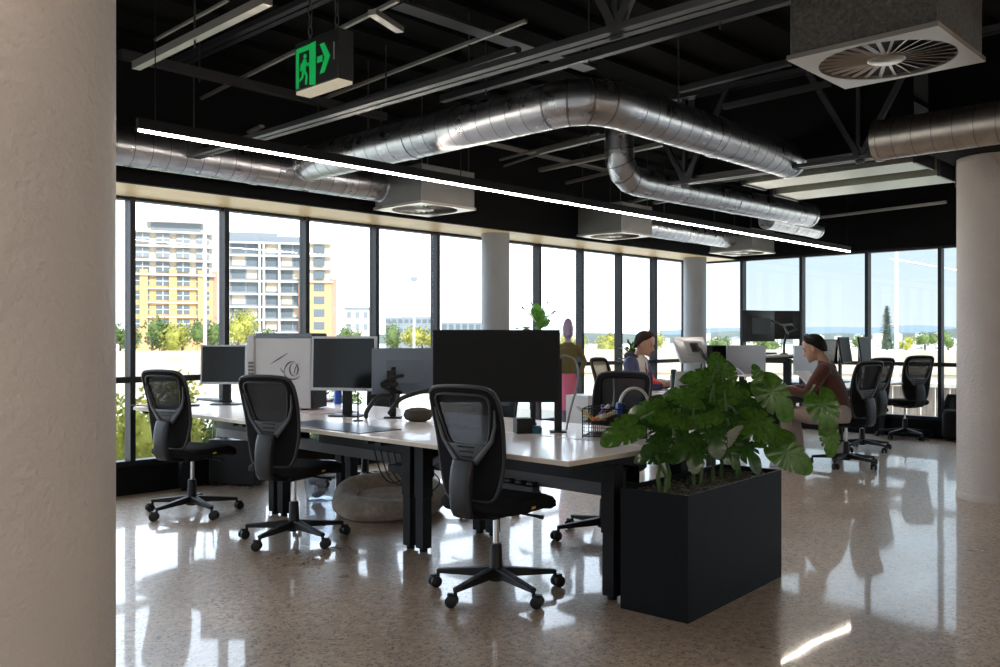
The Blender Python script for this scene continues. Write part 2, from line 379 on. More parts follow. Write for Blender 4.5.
# columns
def column(name, x, y, r, h, m, label, foot=True):
    c = MB().lathe([(r, 0), (r, h)], (x, y, 0), 64)
    o = struct(name, c, m, label, 'column')
    if foot: MB().lathe([(r+.006, 0), (r+.008, .035), (r+.003, .05), (r, .055)], (x, y, 0), 64).build('column_base', m, o)
    return o
pl = at(116, 337, Z=2.15)
th = math.atan2(pl.y, pl.x)
RL = .30
column('pillar', pl.x-RL*math.sin(th)*1.0, pl.y+RL*math.cos(th)*1.0, RL, CEIL, M['plaster'], 'large pale round column filling the left edge, stippled paint')
pr = at(993, 337, Z=7.12)
column('pillar', pr.x, pr.y, .262, 2.74, M['plaster'], 'pale round column standing at the right edge, chipped at its foot')
struct('trim_3', MB().bb((pr.x-.5, pr.y-1.2, 2.74), (pr.x+.4, pr.y+.33, CEIL)), M['bulk'], 'black boxed beam above the right column', 'beam')
p1 = at(495.5, 300, Y=6.93); column('pillar', p1.x, p1.y, .158, HEAD, M['plaster2'], 'slim grey round column by the windows behind the big dark monitor', False)
p2 = at(695, 300, Y=6.93); column('pillar', p2.x, p2.y, .165, HEAD, M['plaster2'], 'slim grey round column in the far corner behind the small plant', False)
# rear of the room (behind the camera)
wb = MB(); wb.bb((-6.1, -6, 0), (-6, YW, .5)).bb((-6.1, -6, 2.9), (-6, YW, CEIL))
for y in (-6, -2.5, 1.0, 4.5, 7.2): wb.bb((-6.1, y-.12, .5), (-6, y+.12, 2.9))  # openings added out of view to let sky light in from behind
struct('wall_back', wb, M['wallpaint'], 'warm white rear wall with wide openings behind the camera', 'wall')
struct('wall_front', MB().bb((-6, -6.1, 0), (XW, -6, CEIL)), M['wallpaint'], 'warm white side wall behind the camera', 'wall')
wl = MB().bb((-6, YW, 0), (-2.5, YW+.12, CEIL)); struct('wall_side', wl, M['wallpaint'], 'warm white wall beside the left glass wall', 'wall')

# ================================================================== CEILING SERVICES
def led(loc, L, label, axis='x'):
    t = thing('led_pendant_light', label, 'light', loc)
    MB().bb((0, -.016, .012), (L, .016, .07)).build('housing', M['steel'], t)
    MB().bb((.01, -.008, 0), (L-.01, .008, .012)).build('diffuser', M['led'], t)
    for k in range(int(L//2)+1):
        x = .1+k*(L-.2)/max(1, int(L//2))
        if 6.2 < loc[0]+x < 10.0 and loc[1] > 4.5: continue      # the duct passes here
        MB().cyl((x, 0, .07), (x, 0, CEIL-loc[2]), .003, 6).build('suspension_wire', M['steel'], t)
    return t
a = at(137, 127, Y=4.67); b_ = at(850, 252, Y=4.67)
led((a.x, 4.67, 2.40), b_.x-a.x, 'long glowing linear pendant light running diagonally below the ducts')
led((-4.5, 1.8, 2.6), 5.2, 'added fill light strip, unseen behind the camera, middle of the rear row')  # this and the following rows: unseen fill lights added to brighten the room
led((-4.5, -1.5, 2.6), 9, 'added fill light strip, unseen behind the camera, along the right side')
led((-5.2, 4.2, 2.6), 4.6, 'added fill light strip, unseen behind the camera, nearest the left windows')
led((-4.5, -4.2, 2.6), 12, 'added fill light strip, unseen by the side wall behind the camera')

def spiral_duct(name, pts, r, label, m='galv', pitch=.13, elbows=()):
    """pts: polyline with rounded segmented elbows"""
    t = thing(name, label, 'duct', (0, 0, 0))
    body = MB(); path = [Vector(p) for p in pts]
    # mitred gores at the corners
    segs = []; cur = [path[0]]
    for i in range(1, len(path)-1):
        p = path[i]; d0 = (path[i-1]-p).normalized(); d1 = (path[i+1]-p).normalized()
        R = r*2.0; n = 4
        s_ = p+d0*R; e_ = p+d1*R
        arc = []
        for k in range(n+1):
            u = k/n; arc.append(s_*(1-u)**2 + p*2*u*(1-u) + e_*u*u)
        cur += arc
    cur.append(path[-1])
    body.tube(cur, r, 36); body.cur = 1; sm = body
    def ring(c, d, rr, w):
        sm.tube([c-d*w, c+d*w], rr, 36)
    for i in range(len(cur)-1):
        d = cur[i+1]-cur[i]; L = d.length; d.normalize()
        if L > .5:
            n = int(L/pitch)
            for k in range(1, n): ring(cur[i]+d*(k*pitch), d, r*1.010, .0026)
        else: ring(cur[i], d, r*1.02, .006)
    body.build('duct_body', [M[m], M['seam']], t, angle=25)
    for i in (0, len(cur)-1):
        d = (cur[min(i+1, len(cur)-1)]-cur[max(i-1, 0)]).normalized(); MB().tube([cur[i]-d*.02, cur[i]+d*.02], r*1.06, 36).build('collar', M[m], t)
    for i in range(len(cur)-1):
        L = (cur[i+1]-cur[i]).length; d = (cur[i+1]-cur[i]).normalized()
        if L > 1.0:
            q = cur[i]+d*L*.5; MB().tube([q-d*.03, q+d*.03], r*1.04, 36).build('collar', M[m], t)
            q = cur[i]+d*L*.3; MB().cyl(q+Vector((0, 0, r)), (q.x, q.y, CEIL), .006, 8).build('hanger_rod', M['strutd'], t)
    return t
DZ = 2.72
spiral_duct('spiral_duct', [(4.14, 6.15, DZ), (4.14, 3.25, DZ), (6.72, 3.25, DZ)], .14, 'large galvanised spiral duct bending below the ceiling, crossing the middle of the room')
spiral_duct('spiral_duct', [(2.45, 6.3, 2.66), (5.0, 6.3, 2.66)], .14, 'galvanised spiral duct running along the bulkhead above the left windows')
spiral_duct('spiral_duct', [(6.45, 4.72, 3.3), (6.45, 4.72, 2.72), (9.8, 4.5, 2.70)], .13, 'galvanised spiral duct with a gored elbow, hanging beyond the nearer truss')
spiral_duct('spiral_duct', [(8.5, 6.05, 2.62), (10.8, 6.05, 2.62)], .12, 'small far spiral duct between the two boxed vents near the far corner')
spiral_duct('spiral_duct', [(6.42, 2.42, 2.70), (6.42, -1.5, 2.70)], .14, 'dull spiral duct passing in front of the right column top', 'galvd')
spiral_duct('spiral_duct', [(4.75, 1.15, 2.86), (4.75, -2.0, 2.86)], .15, 'dull duct leaving the big vent box at the top right corner', 'galvd')
spiral_duct('spiral_duct', [(9.6, 4.9, 2.66), (10.9, 4.9, 2.66)], .10, 'short far spiral duct stub beside the long ceiling light', 'galv')

def fcu(x0, y0, x1, y1, z0, h, label, m='ventbox', pm='diff'):
    t = thing('boxed_air_vent', label, 'air vent', ((x0+x1)/2, (y0+y1)/2, z0))
    w, d = x1-x0, y1-y0; rr = min(w, d)*.45
    MB().bb((-w/2+.012, -d/2+.012, .02), (w/2-.012, d/2-.012, h)).build('vent_box', M[m], t, bevel=.004)
    # face plate with a round hole
    n = 48; pv = []; fs = []
    sq = []
    for k in range(n):
        a = 2*pi*k/n; c, s = math.cos(a), math.sin(a); q = max(abs(c), abs(s)); sq.append((c/q*w/2, s/q*d/2))
    for z in (0, .022):
        pv += [(x, y, z) for x, y in sq] + [(rr*math.cos(2*pi*k/n), rr*math.sin(2*pi*k/n), z) for k in range(n)]
    for k in range(n):
        l = (k+1) % n
        fs += [(k, l, n+l, n+k), (2*n+k, 3*n+k, 3*n+l, 2*n+l), (k, 2*n+k, 2*n+l, l), (n+k, n+l, 3*n+l, 3*n+k)]
    MB().add(pv, fs).build('face_plate', M[pm], t)
    bl = MB()
    for k in range(28):
        a = 2*pi*k/28
        R = Matrix.Rotation(a, 3, 'Z') @ Matrix.Rotation(math.radians(28), 3, 'X')
        c = Matrix.Rotation(a, 3, 'Z') @ Vector((rr*.63, 0, .012)); bl.box(c, (rr*.74, .017*w/.65, .002), M=R)
    bl.build('swirl_vane', M[pm], t)
    MB().lathe([(0.001, -.004), (rr*.24, -.003), (rr*.28, .004), (rr*.28, .02)], (0, 0, 0), 24).build('hub', M[pm], t)
    MB().lathe([(.001, .018), (rr, .018), (rr, .0215), (.001, .0215)], (0, 0, 0), 40).build('dark_throat', M['steel'], t)
    for sx in (-1, 1):
        for sy in (-1, 1): MB().cyl((sx*(w/2-.05), sy*(d/2-.05), h), (sx*(w/2-.05), sy*(d/2-.05), CEIL-z0), .005, 8).build('hanger_rod', M['strutd'], t)
    return t
fcu(3.93, 1.24, 4.6, 1.91, 2.6, .46, 'big boxed ceiling vent with a round swirl grille, nearest, at the top right', 'insul')
fcu(4.98, 5.72, 5.64, 6.38, 2.45, .34, 'boxed swirl vent above the left windows, nearer one, left of the slim column')
fcu(7.9, 5.75, 8.52, 6.38, 2.45, .34, 'boxed swirl vent above the left windows, farther one, right of the slim column')
fcu(10.75, 5.7, 11.4, 6.35, 2.45, .30, 'boxed swirl vent in the far corner above the slim grey column')
fcu(1.82, 5.98, 2.44, 6.55, 2.5, .40, 'dark boxed vent half hidden behind the big left column', 'insul')

# trusses
def truss(x, zb, ys, y0, y1, label):
    t = thing('roof_truss', label, 'truss', (x, 0, 0), kind='structure')
    c = MB()
    for dx in (-.03, .03):
        c.bb((dx-.022, y0, zb), (dx+.022, y1, zb+.03)); c.bb((dx-.022, y0, CEIL-.09), (dx+.022, y1, CEIL-.05))
    c.build('chord', M['strutd'], t)
    for y in ys:
        for dy in (-.42, .42): MB().bar((0, y, zb+.02), (0, y+dy, CEIL-.06), .03, .042).build('brace', M['strutd'], t)
        MB().bar((0.03, y+.02, zb+.02), (0.03, y+.02, CEIL-.06), .03, .045).build('post', M['strutd'], t)
        g = MB().prism([(-.07, .1), (.07, .1), (.03, -.02), (-.03, -.02)], -.006, .006, lambda a, b, h: (h, y+a, zb+b)); g.build('gusset', M['strutd'], t)
truss(6.63, 2.62, (4.15, 2.64, 1.13, -.4, -1.9), -5.5, 4.3, 'steel roof truss with V braces in the middle distance, carrying the dark box duct')
truss(3.14, 2.62, (2.31, .8, -.7, -2.2), -5.5, 6.5, 'steel roof truss with V braces, nearer one, at the top centre')
tag(MB().bb((6.70, 2.45, 2.70), (7.2, 4.1, CEIL)).build('plenum_box', M['bulk'], bevel=.004), 'black rectangular plenum duct behind the V braces that the big duct enters', 'duct')
def flat_duct(x0, x1, y0, y1, z, label, m='galv', h=.22):
    t = thing('flat_duct', label, 'duct', ((x0+x1)/2, (y0+y1)/2, z))
    w, d = (x1-x0)/2, (y1-y0)/2
    MB().bb((-w, -d, 0), (w, d, h)).build('duct_body', M[m], t, bevel=.003)
    for k in range(2):
        y = -d+2*d*k; MB().bb((-w-.02, y-.012, -.012), (w+.02, y+.012, h+.012)).build('flange', M['strutd'], t)
    for y in (-d*.6, d*.6): MB().cyl((0, y, h), (0, y, CEIL-z), .006, 8).build('hanger_rod', M['strutd'], t)
flat_duct(7.38, 7.78, 2.5, 4.0, 2.7, 'flat galvanised duct with a pale underside left of the right column, nearer strip', 'paled')
flat_duct(8.02, 8.5, 2.52, 4.02, 2.68, 'flat galvanised duct with a pale underside left of the right column, farther strip', 'paled')
tag(MB().bb((8.3, 2.15, 2.60), (8.9, 2.48, CEIL)).build('end_box', M['insul'], bevel=.004), 'dark insulated end box beside the top of the right column', 'duct')
flat_duct(2.45, 3.02, .4, 2.33, 2.78, 'wide flat duct with a shiny underside at the top centre, cut by the frame', 'galv', .3)

def strut(p, q, z, label, w=.041, h=.041, m='strut', name='ceiling_strut', hang=0):
    A = at(*p, z=z); B = at(*q, z=z)
    t = thing(name, label, 'strut', A); d = B-A
    MB().bar((0, 0, 0), d, w, h).build('channel', M[m], t)
    MB().bar(Vector((0, 0, h/2+.001)), d+Vector((0, 0, h/2+.001)), w*.5, .004).build('slot', M['steel'], t)
    for k in range(hang):
        u = (k+.5)/hang; c = d*u; MB().cyl(c+Vector((0, 0, -.06)), c+Vector((0, 0, CEIL-z)), .006, 8).build('hanger_rod', M['strutd'], t)
S = [((136, 66), (268, 0), 2.95, 'pale ceiling channel at the top left, running out of frame', .05, .045, 'strut', 1),
     ((155, 40), (228, 0), 3.2, 'thin ceiling rod left of the exit sign, topmost', .016, .016, 'strut', 0),
     ((176, 111), (398, 0), 3.2, 'thin pale ceiling rod passing behind the exit sign', .022, .022, 'strut', 0),
     ((325, 98), (526, 21), 3.2, 'thin shiny ceiling rod right of the exit sign', .022, .022, 'strut', 0),
     ((289, 126), (518, 50), 3.05, 'double ceiling channel above the long pendant light, right of the sign', .06, .04, 'strutd', 3),
     ((442, 99), (800, -5), 3.05, 'long double ceiling rail crossing above the bend of the big duct', .05, .05, 'strutd', 3),
     ((540, 152), (643, 127), 3.1, 'ceiling channel just below the big duct bend, upper one', .05, .04, 'strut', 1),
     ((540, 170), (676, 141), 3.1, 'ceiling channel below the big duct bend, lower one', .05, .04, 'strut', 0),
     ((545, 188), (620, 170), 3.1, 'ceiling channel pointing at the gored elbow', .04, .03, 'strut', 0),
     ((475, 176), (560, 147), 3.15, 'thin ceiling rod left under the big duct bend', .02, .02, 'strut', 0),
     ((680, 90), (790, 62), 3.1, 'ceiling channel left of the nearest boxed vent, upper one', .05, .04, 'strutd', 0),
     ((724, 107), (830, 83), 3.1, 'ceiling channel left of the nearest boxed vent, lower one', .05, .04, 'strutd', 0),
     ((816, 218), (946, 202), 2.9, 'thin ceiling channel above the right windows', .04, .03, 'strut', 0),
     ((500, 160), (600, 133), 3.15, 'thin ceiling rod under the big duct, left of its bend', .02, .02, 'strut', 0),
     ((246, 134), (262, 126), 3.0, 'short bright bracket above the long light, left part', .04, .02, 'strut', 0),
     ((120, 54), (385, 117), 3.15, 'dark conduit running behind the exit sign towards the big duct', .06, .06, 'strutd', 2),
     ((397, 4), (590, 69), 3.2, 'wide flat cable strap crossing the top centre', .12, .02, 'strutd', 0),
     ((470, 139), (612, 172), 3.2, 'pale flat cable strap below the big duct', .09, .02, 'strut', 0),
     ((400, 30), (372, 12), 3.0, 'small pale bracket at the top, left of the flat strap', .05, .03, 'strut', 0),
     ((655, 203), (700, 194), 2.95, 'short pale channel under the far spiral duct', .06, .03, 'strut', 0),
     ((620, 205), (655, 196), 2.95, 'short ceiling channel left under the far spiral duct', .05, .03, 'strut', 0)]
for p, q, z, lab, w, h, m, hg in S: strut(p, q, z, lab, w, h, m, hang=hg)

# exit sign
es = at(295, 95, Z=3.75); ex = es.x
A = at(295, 70, X=ex); B = at(338, 60, X=ex)
W = A.y-B.y; Hs = .215
t = thing('exit_sign', 'hanging black exit sign with a green running figure and arrow', 'sign', (ex, B.y, es.z))
MB().bb((0, 0, .012), (.078, W, Hs)).build('sign_box', M['signbl'], t, bevel=.004)
MB().bb((.004, .004, 0), (.074, W-.004, .012)).build('light_strip', M['signw'], t)
def SP(a, b, h): return (-.0005-h, W*(1-a), Hs*b)     # a: 0 left..1 right as seen
def flat(polys, name, m, h=.0025):
    mb = MB()
    for p in polys: mb.prism(p, 0, h, SP)
    return mb.build(name, m, t)
asp = Hs/W
door = [[(.04, .10), (.10, .10), (.10, .88), (.04, .88)], [(.10, .78), (.36, .78), (.36, .88), (.10, .88)], [(.36, .10), (.50, .06), (.50, .90), (.36, .88)]]
flat(door, 'door_pictogram', M['green'])
def limb(x0, y0, x1, y1, w):
    dx, dy = x1-x0, (y1-y0)*asp; L = math.hypot(dx, dy); nx, ny = -dy/L*w/2, dx/L*w/2/asp
    return [(x0+nx, y0+ny), (x0-nx, y0-ny), (x1-nx, y1-ny), (x1+nx, y1+ny)]
head = [(.255+.032*math.cos(2*pi*k/14), .68+.032/asp*math.sin(2*pi*k/14)) for k in range(14)]
flat([head, limb(.25, .62, .225, .40, .075), limb(.25, .58, .33, .48, .03), limb(.33, .48, .36, .53, .025), limb(.235, .59, .165, .53, .03), limb(.165, .53, .15, .42, .026),
      limb(.235, .42, .30, .28, .036), limb(.30, .28, .275, .13, .034), limb(.22, .42, .19, .28, .036), limb(.19, .28, .115, .24, .032)], 'running_figure', M['green'], .004)
flat([[(.54, .46), (.66, .46), (.66, .58), (.54, .58)], [(.60, .80), (.70, .80), (.83, .52), (.70, .24), (.60, .24), (.715, .52)]], 'arrow', M['green'])
MB().bb((-.003, W*.075, .09), (0, W*.09, .16)).build('indicator', M['silver'], t)
for u in (.2, .82):
    ch = MB()
    for k in range(16):
        z = Hs+.01+k*.042; c = Vector((.039, W*u, z))
        pts = [c+Vector((math.cos(a)*(.009 if k % 2 else 0), math.cos(a)*(0 if k % 2 else .009), math.sin(a)*.026)) for a in [2*pi*j/10 for j in range(10)]]
        ch.tube(pts, .0028, 5, closed=True)
    ch.build('chain', M['strutd'], t)

# ================================================================== FURNITURE
def desk(L, D, z, label, group, loc, rz, two=True):
    """local: length along x, depth along y, front at -y; origin at centre on floor"""
    t = thing('desk', label, 'desk', loc, rz, group)
    top = MB().bb((-L/2+.004, -D/2, z-.022), (L/2-.004, D/2, z)).build('desktop', M['top'], t, bevel=.003)
    MB().bb((-L/2+.002, -D/2-.0015, z-.025), (L/2-.002, D/2+.0015, z-.004)).build('edge_band', M['edge'], top)
    for s in (-1, 1):
        x = s*(L/2-.06)
        lg = MB().bb((x-.04, .02, z*.45), (x+.04, .10, z-.06)); lg.bb((x-.035, .025, .02), (x+.035, .095, z*.5)); lg.build('leg', M['steel'], t, bevel=.003)
        MB().lathe([(.025, 0), (.025, .012), (.012, .02), (.012, .03)], (x, .06, 0), 16).build('foot', M['steel'], t)
        MB().bar((x, -D/2+.06, z-.04), (x, D/2-.04, z-.04), .05, .035).build('bracket', M['steel'], t)
    MB().bb((-L/2+.1, .03, z-.09), (L/2-.1, .09, z-.04)).build('cross_rail', M['steel'], t)
    return t
def tray(loc, rz, L, z, label, group):
    t = thing('cable_tray', label, 'cable tray', loc, rz, group)
    MB().bb((-L/2, -.06, z), (L/2, .06, z+.006)).bb((-L/2, -.063, z), (L/2, -.057, z+.09)).bb((-L/2, .057, z), (L/2, .063, z+.09)).build('channel', M['steel'], t)
    cb = MB()
    for k in range(9):
        r = random.Random(k); y = r.uniform(-.04, .04); pts = []
        for j in range(14): pts.append((-L/2+.05+j*(L-.1)/13, y+r.uniform(-.015, .015), z+.03+r.uniform(0, .07)))
        cb.tube(cr(pts, 3), .006, 6)
    cb.build('cables', M['cable'], t)
    cw = MB()
    for k in range(3):
        r = random.Random(20+k); pts = [(-L/2+.1+j*(L-.2)/9, r.uniform(-.04, .04), z+.06+r.uniform(0, .06)) for j in range(10)]
        cw.tube(cr(pts, 3), .005, 6)
    cw.build('pale_cables', M['cablew'], t)
DZT = .73
X0, X1 = 3.14, 4.56; XC = (X0+X1)/2; DD = (X1-X0)/2-.012
ML = 1.535
Yd = [2.58+ML*(i+.5) for i in range(3)]
nm = ['nearest to the planter', 'middle of three', 'touching the left windows']
for i, y in enumerate(Yd):
    desk(ML, DD, DZT, 'white-topped desk on the chair side of the left bench, %s' % nm[i], 'desks of the left bench', (X0+DD/2, y, 0), -pi/2)
    desk(ML, DD, DZT, 'white-topped desk on the far side of the left bench, %s' % nm[i], 'desks of the left bench', (X1-DD/2, y, 0), pi/2)
    tray((XC, y, 0), pi/2, ML-.3, .52, 'dark cable tray full of cables under the left bench, %s' % nm[i], 'cable trays of the left bench')
# stretcher rail under the bench seen beside the dog bed
tag(MB().bb((XC-.02, Yd[0]-ML/2+.1, .44), (XC+.02, Yd[2]+ML/2-.1, .53)).build('bench_rail', M['greysteel'], bevel=.003), 'long grey steel rail under the left bench above the dog bed', 'rail')
# second bench along the right windows
BY0, BY1 = 4.06, 5.5; BYC = (BY0+BY1)/2; BD = (BY1-BY0)/2-.012
Xd = [7.55+1.5*(i+.5) for i in range(3)]
nm2 = ['nearest to the planter', 'in the middle', 'against the right windows']
for i, x in enumerate(Xd):
    desk(1.5, BD, DZT, 'white-topped desk on the near side of the far bench, %s' % nm2[i], 'desks of the far bench', (x, BY0+BD/2, 0), 0)
    z = 1.09 if i == 1 else DZT
    lab = 'desk of the far bench raised to standing height below the twin monitors' if i == 1 else 'white-topped desk on the far side of the far bench, %s' % nm2[i]
    desk(1.5, BD, z, lab, 'desks of the far bench', (x, BY1-BD/2, 0), pi)
    tray((x, BYC, 0), 0, 1.2, .52, 'dark cable tray under the far bench, %s' % nm2[i], 'cable trays of the far bench')

# ---------------------------------------------------------------- office chair
def back_x(z):
    v = (z-.5)/.55
    return -.215 - .03*math.sin(min(1, max(0, v))*pi*.9)*-.6 - .085*v*v
def back_pt(l, z, off=0):
    return Vector((back_x(z)+.30*l*l*.9+off, l, z))
def outline(th, kind):
    c, s = math.cos(th), math.sin(th)
    e = 9.0 if kind == 'out' else 7.0
    q = (abs(c)**e+abs(s)**e)**(-1/e); c *= q; s *= q
    if kind == 'out':
        z = .775+.275*s; w = .212-.012*max(0, (.9-z)/.2)
        w -= .030*max(0, (.68-z)/.18)
        return c*w, z + (.012*(1-c*c) if s > 0 else 0)
    z = .898+.126*s; w = .170-.050*(1-(z-.772)/.252)**1.5
    return c*w, z
def make_chair(name, label, cat, group, meshm='mesh', shell='charcoal', trim='greyp'):
    t = thing(name, label, cat, (0, 0, 0), 0, group)
    # base
    hub = MB().lathe([(.03, .06), (.042, .065), (.045, .11), (.034, .135), (.03, .24), (.026, .25)], n=20); hub.build('base_hub', M['black'], t)
    for k in range(5):
        a = 2*pi*k/5+.62; d = Vector((math.cos(a), math.sin(a), 0))
        MB().bar(d*.03+Vector((0, 0, .105)), d*.325+Vector((0, 0, .082)), .05, .05, w2=.03, h2=.022).build('base_leg', M['black'], t, bevel=.006)
        c = d*.32; sd = Vector((-d.y, d.x, 0)); aa = a+1.1*math.sin(k*2.3); wd = Vector((math.cos(aa), math.sin(aa), 0)); ws = Vector((-wd.y, wd.x, 0))
        cs = MB().cyl(c+Vector((0, 0, .05)), c+Vector((0, 0, .085)), .009, 10); w0 = c+wd*.018
        for s in (-1, 1): cs.tube([w0+ws*s*.008+Vector((0, 0, .03)), w0+ws*s*.011+Vector((0, 0, .03)), w0+ws*s*.026+Vector((0, 0, .03)), w0+ws*s*.029+Vector((0, 0, .03))], [.024, .0295, .0295, .024], 18)
        cs.bar(w0-ws*.012+Vector((0, 0, .05)), w0+ws*.012+Vector((0, 0, .05)), .04, .03)
        cs.build('caster', M['black'], t)
    MB().cyl((0, 0, .24), (0, 0, .40), .016, 16).build('gas_lift', M['chrome'], t)
    mc = MB().bb((-.13, -.085, .395), (.13, .085, .435)); mc.bar((-.11, 0, .41), (-.27, 0, .44), .09, .04)
    mech = mc.build('tilt_mechanism', M['black'], t, bevel=.008)
    lv = MB().tube([(.05, -.08, .41), (.05, -.2, .405), (.06, -.25, .40)], [.007, .007, .012], 8); lv.build('lever', M['black'], mech)
    # seat
    def seat(u, v):
        pass
    st_ = MB(); rings = []
    for z, k in ((.43, .80), (.436, .93), (.455, 1.0), (.478, 1.0), (.495, .95), (.503, .80), (.505, .4), (.5055, .02)):
        rings.append(((.025, 0, z), (.25*k, 0, 0), (0, .242*k, 0)))
    st_.loft(rings, 36, 4.5)
    st_.v = [(x, y, z-(.045*max(0, (x-.12)/.15)**2 if x > .12 else 0)+.02*(y/.24)**2*0) for x, y, z in st_.v]
    st_.build('seat', M['fabric'], t)
    tg = MB().bb((-.03, -.246, .455), (.0, -.243, .466)); tg.build('seat_tag', M['yellow'], t)
    # back : shell ring + mesh
    n = 64; R = 6; sh = MB(); vs = []; fs = []
    for r in range(R+1):
        u = r/R
        for k in range(n):
            th_ = 2*pi*k/n; lo, zo = outline(th_, 'out'); li, zi = outline(th_, 'in')
            vs.append(back_pt(lo*(1-u)+li*u, zo*(1-u)+zi*u))
    for r in range(R):
        for k in range(n):
            l = (k+1) % n; fs.append((r*n+k, r*n+l, (r+1)*n+l, (r+1)*n+k))
    sh.add(vs, fs).build('back_shell', M['fabric'], t, solid=.016)
    mp = MB(); vs = []; fs = []
    for r in range(6):
        u = r/5*.98
        for k in range(n):
            li, zi = outline(2*pi*k/n, 'in'); vs.append(back_pt(li*(1-u), .895+(zi-.895)*(1-u)))
    for r in range(5):
        for k in range(n):
            l = (k+1) % n; fs.append((r*n+k, r*n+l, (r+1)*n+l, (r+1)*n+k))
    fs.append(tuple(5*n+k for k in range(n)))
    mp.add(vs, fs).build('mesh_panel', M[meshm], t)
    rim = MB().tube([back_pt(*outline(2*pi*k/n, 'out')) for k in range(n)], .0105, 8, closed=True); rim.build('back_rim', M[shell], t)
    rim2 = MB().tube([back_pt(*outline(2*pi*k/n, 'in'), off=-.01) for k in range(n)], .007, 8, closed=True); rim2.build('inner_rim', M[shell], t)
    # yoke: V-shaped arms from the spine top to the frame sides
    yk = MB()
    for s in (-1, 1):
        pts = [back_pt(s*.186, .95, -.010), back_pt(s*.176, .87, -.014), back_pt(s*.152, .80, -.020), back_pt(s*.105, .745, -.026), back_pt(s*.055, .69, -.03)]
        yk.tube(pts, [.005, .009, .012, .014, .016], 8, flat=.7)
    yk.build('yoke', M[trim], t)
    lp = MB()
    def lum(u, v):
        z = .69+.09*v; w = .05+(.125-.05)*v; return back_pt((u-.5)*2*w, z, -.020)
    lp.grid(lum, 12, 6); o = lp.build('lumbar_panel', M[trim], t, solid=.01)
    rb = MB()
    for k in range(3):
        z = .765-k*.025; w = .05-.008*k
        rb.tube([back_pt(-w, z, -.027), back_pt(0, z, -.027), back_pt(w, z, -.027)], .004, 6)
    rb.build('rib', M['black'], o)
    spn = MB(); rings = []
    for z, w, x, th_ in ((.70, .062, -.262, .018), (.66, .064, -.272, .024), (.60, .062, -.282, .028), (.52, .060, -.285, .028), (.46, .058, -.278, .026), (.425, .056, -.262, .018)):
        rings.append(((x, 0, z), (th_, 0, 0), (0, w, 0)))
    spn.loft(rings, 24, 4); spn.build('spine', M[shell], t)
    return t
CH = 'black mesh-backed task chairs'
def aim(rz): return math.radians(rz)
c0 = make_chair('office_chair', 'black mesh-back task chair in the foreground, tucked in at the bench beside the planter', 'chair', CH)
def fl(px, py): p = at(px, py, z=0); return (p.x, p.y, 0)
c0.location = fl(496, 592); c0.rotation_euler = (0, 0, aim(7))
dup(c0, fl(294, 540), aim(18), 'black mesh-back task chair in front of the white computer tower', CH)
dup(c0, fl(192, 513), aim(16), 'black mesh-back task chair nearest the left windows and the big left column', CH)
dup(c0, (4.62, 3.50, 0), aim(188), 'black task chair on the far side of the left bench behind the wire organiser', CH)
dup(c0, (4.70, 4.75, 0), aim(172), 'black task chair across the left bench, mostly hidden behind the big dark monitor', CH)
dup(c0, (4.75, 6.2, 0), aim(183), 'black task chair on the far side of the left bench, behind the dog bed', CH)
dup(c0, fl(846, 466), aim(76), 'black task chair on which the man in the rust jumper sits', CH)
dup(c0, fl(862, 450), aim(70), 'black task chair just behind the chair of the man in the rust jumper', CH)
dup(c0, fl(905, 438), aim(58), 'black task chair at the right windows beside the right column', CH)
c1 = make_chair('office_chair', 'tan mesh-back task chair behind the man in the navy and red jacket', 'chair', None, 'beigemesh', 'taupe', 'taupe')
M1P = at(630, 337, Y=5.72); c1.location = (M1P.x+.02, 5.86, 0); c1.rotation_euler = (0, 0, aim(-80))

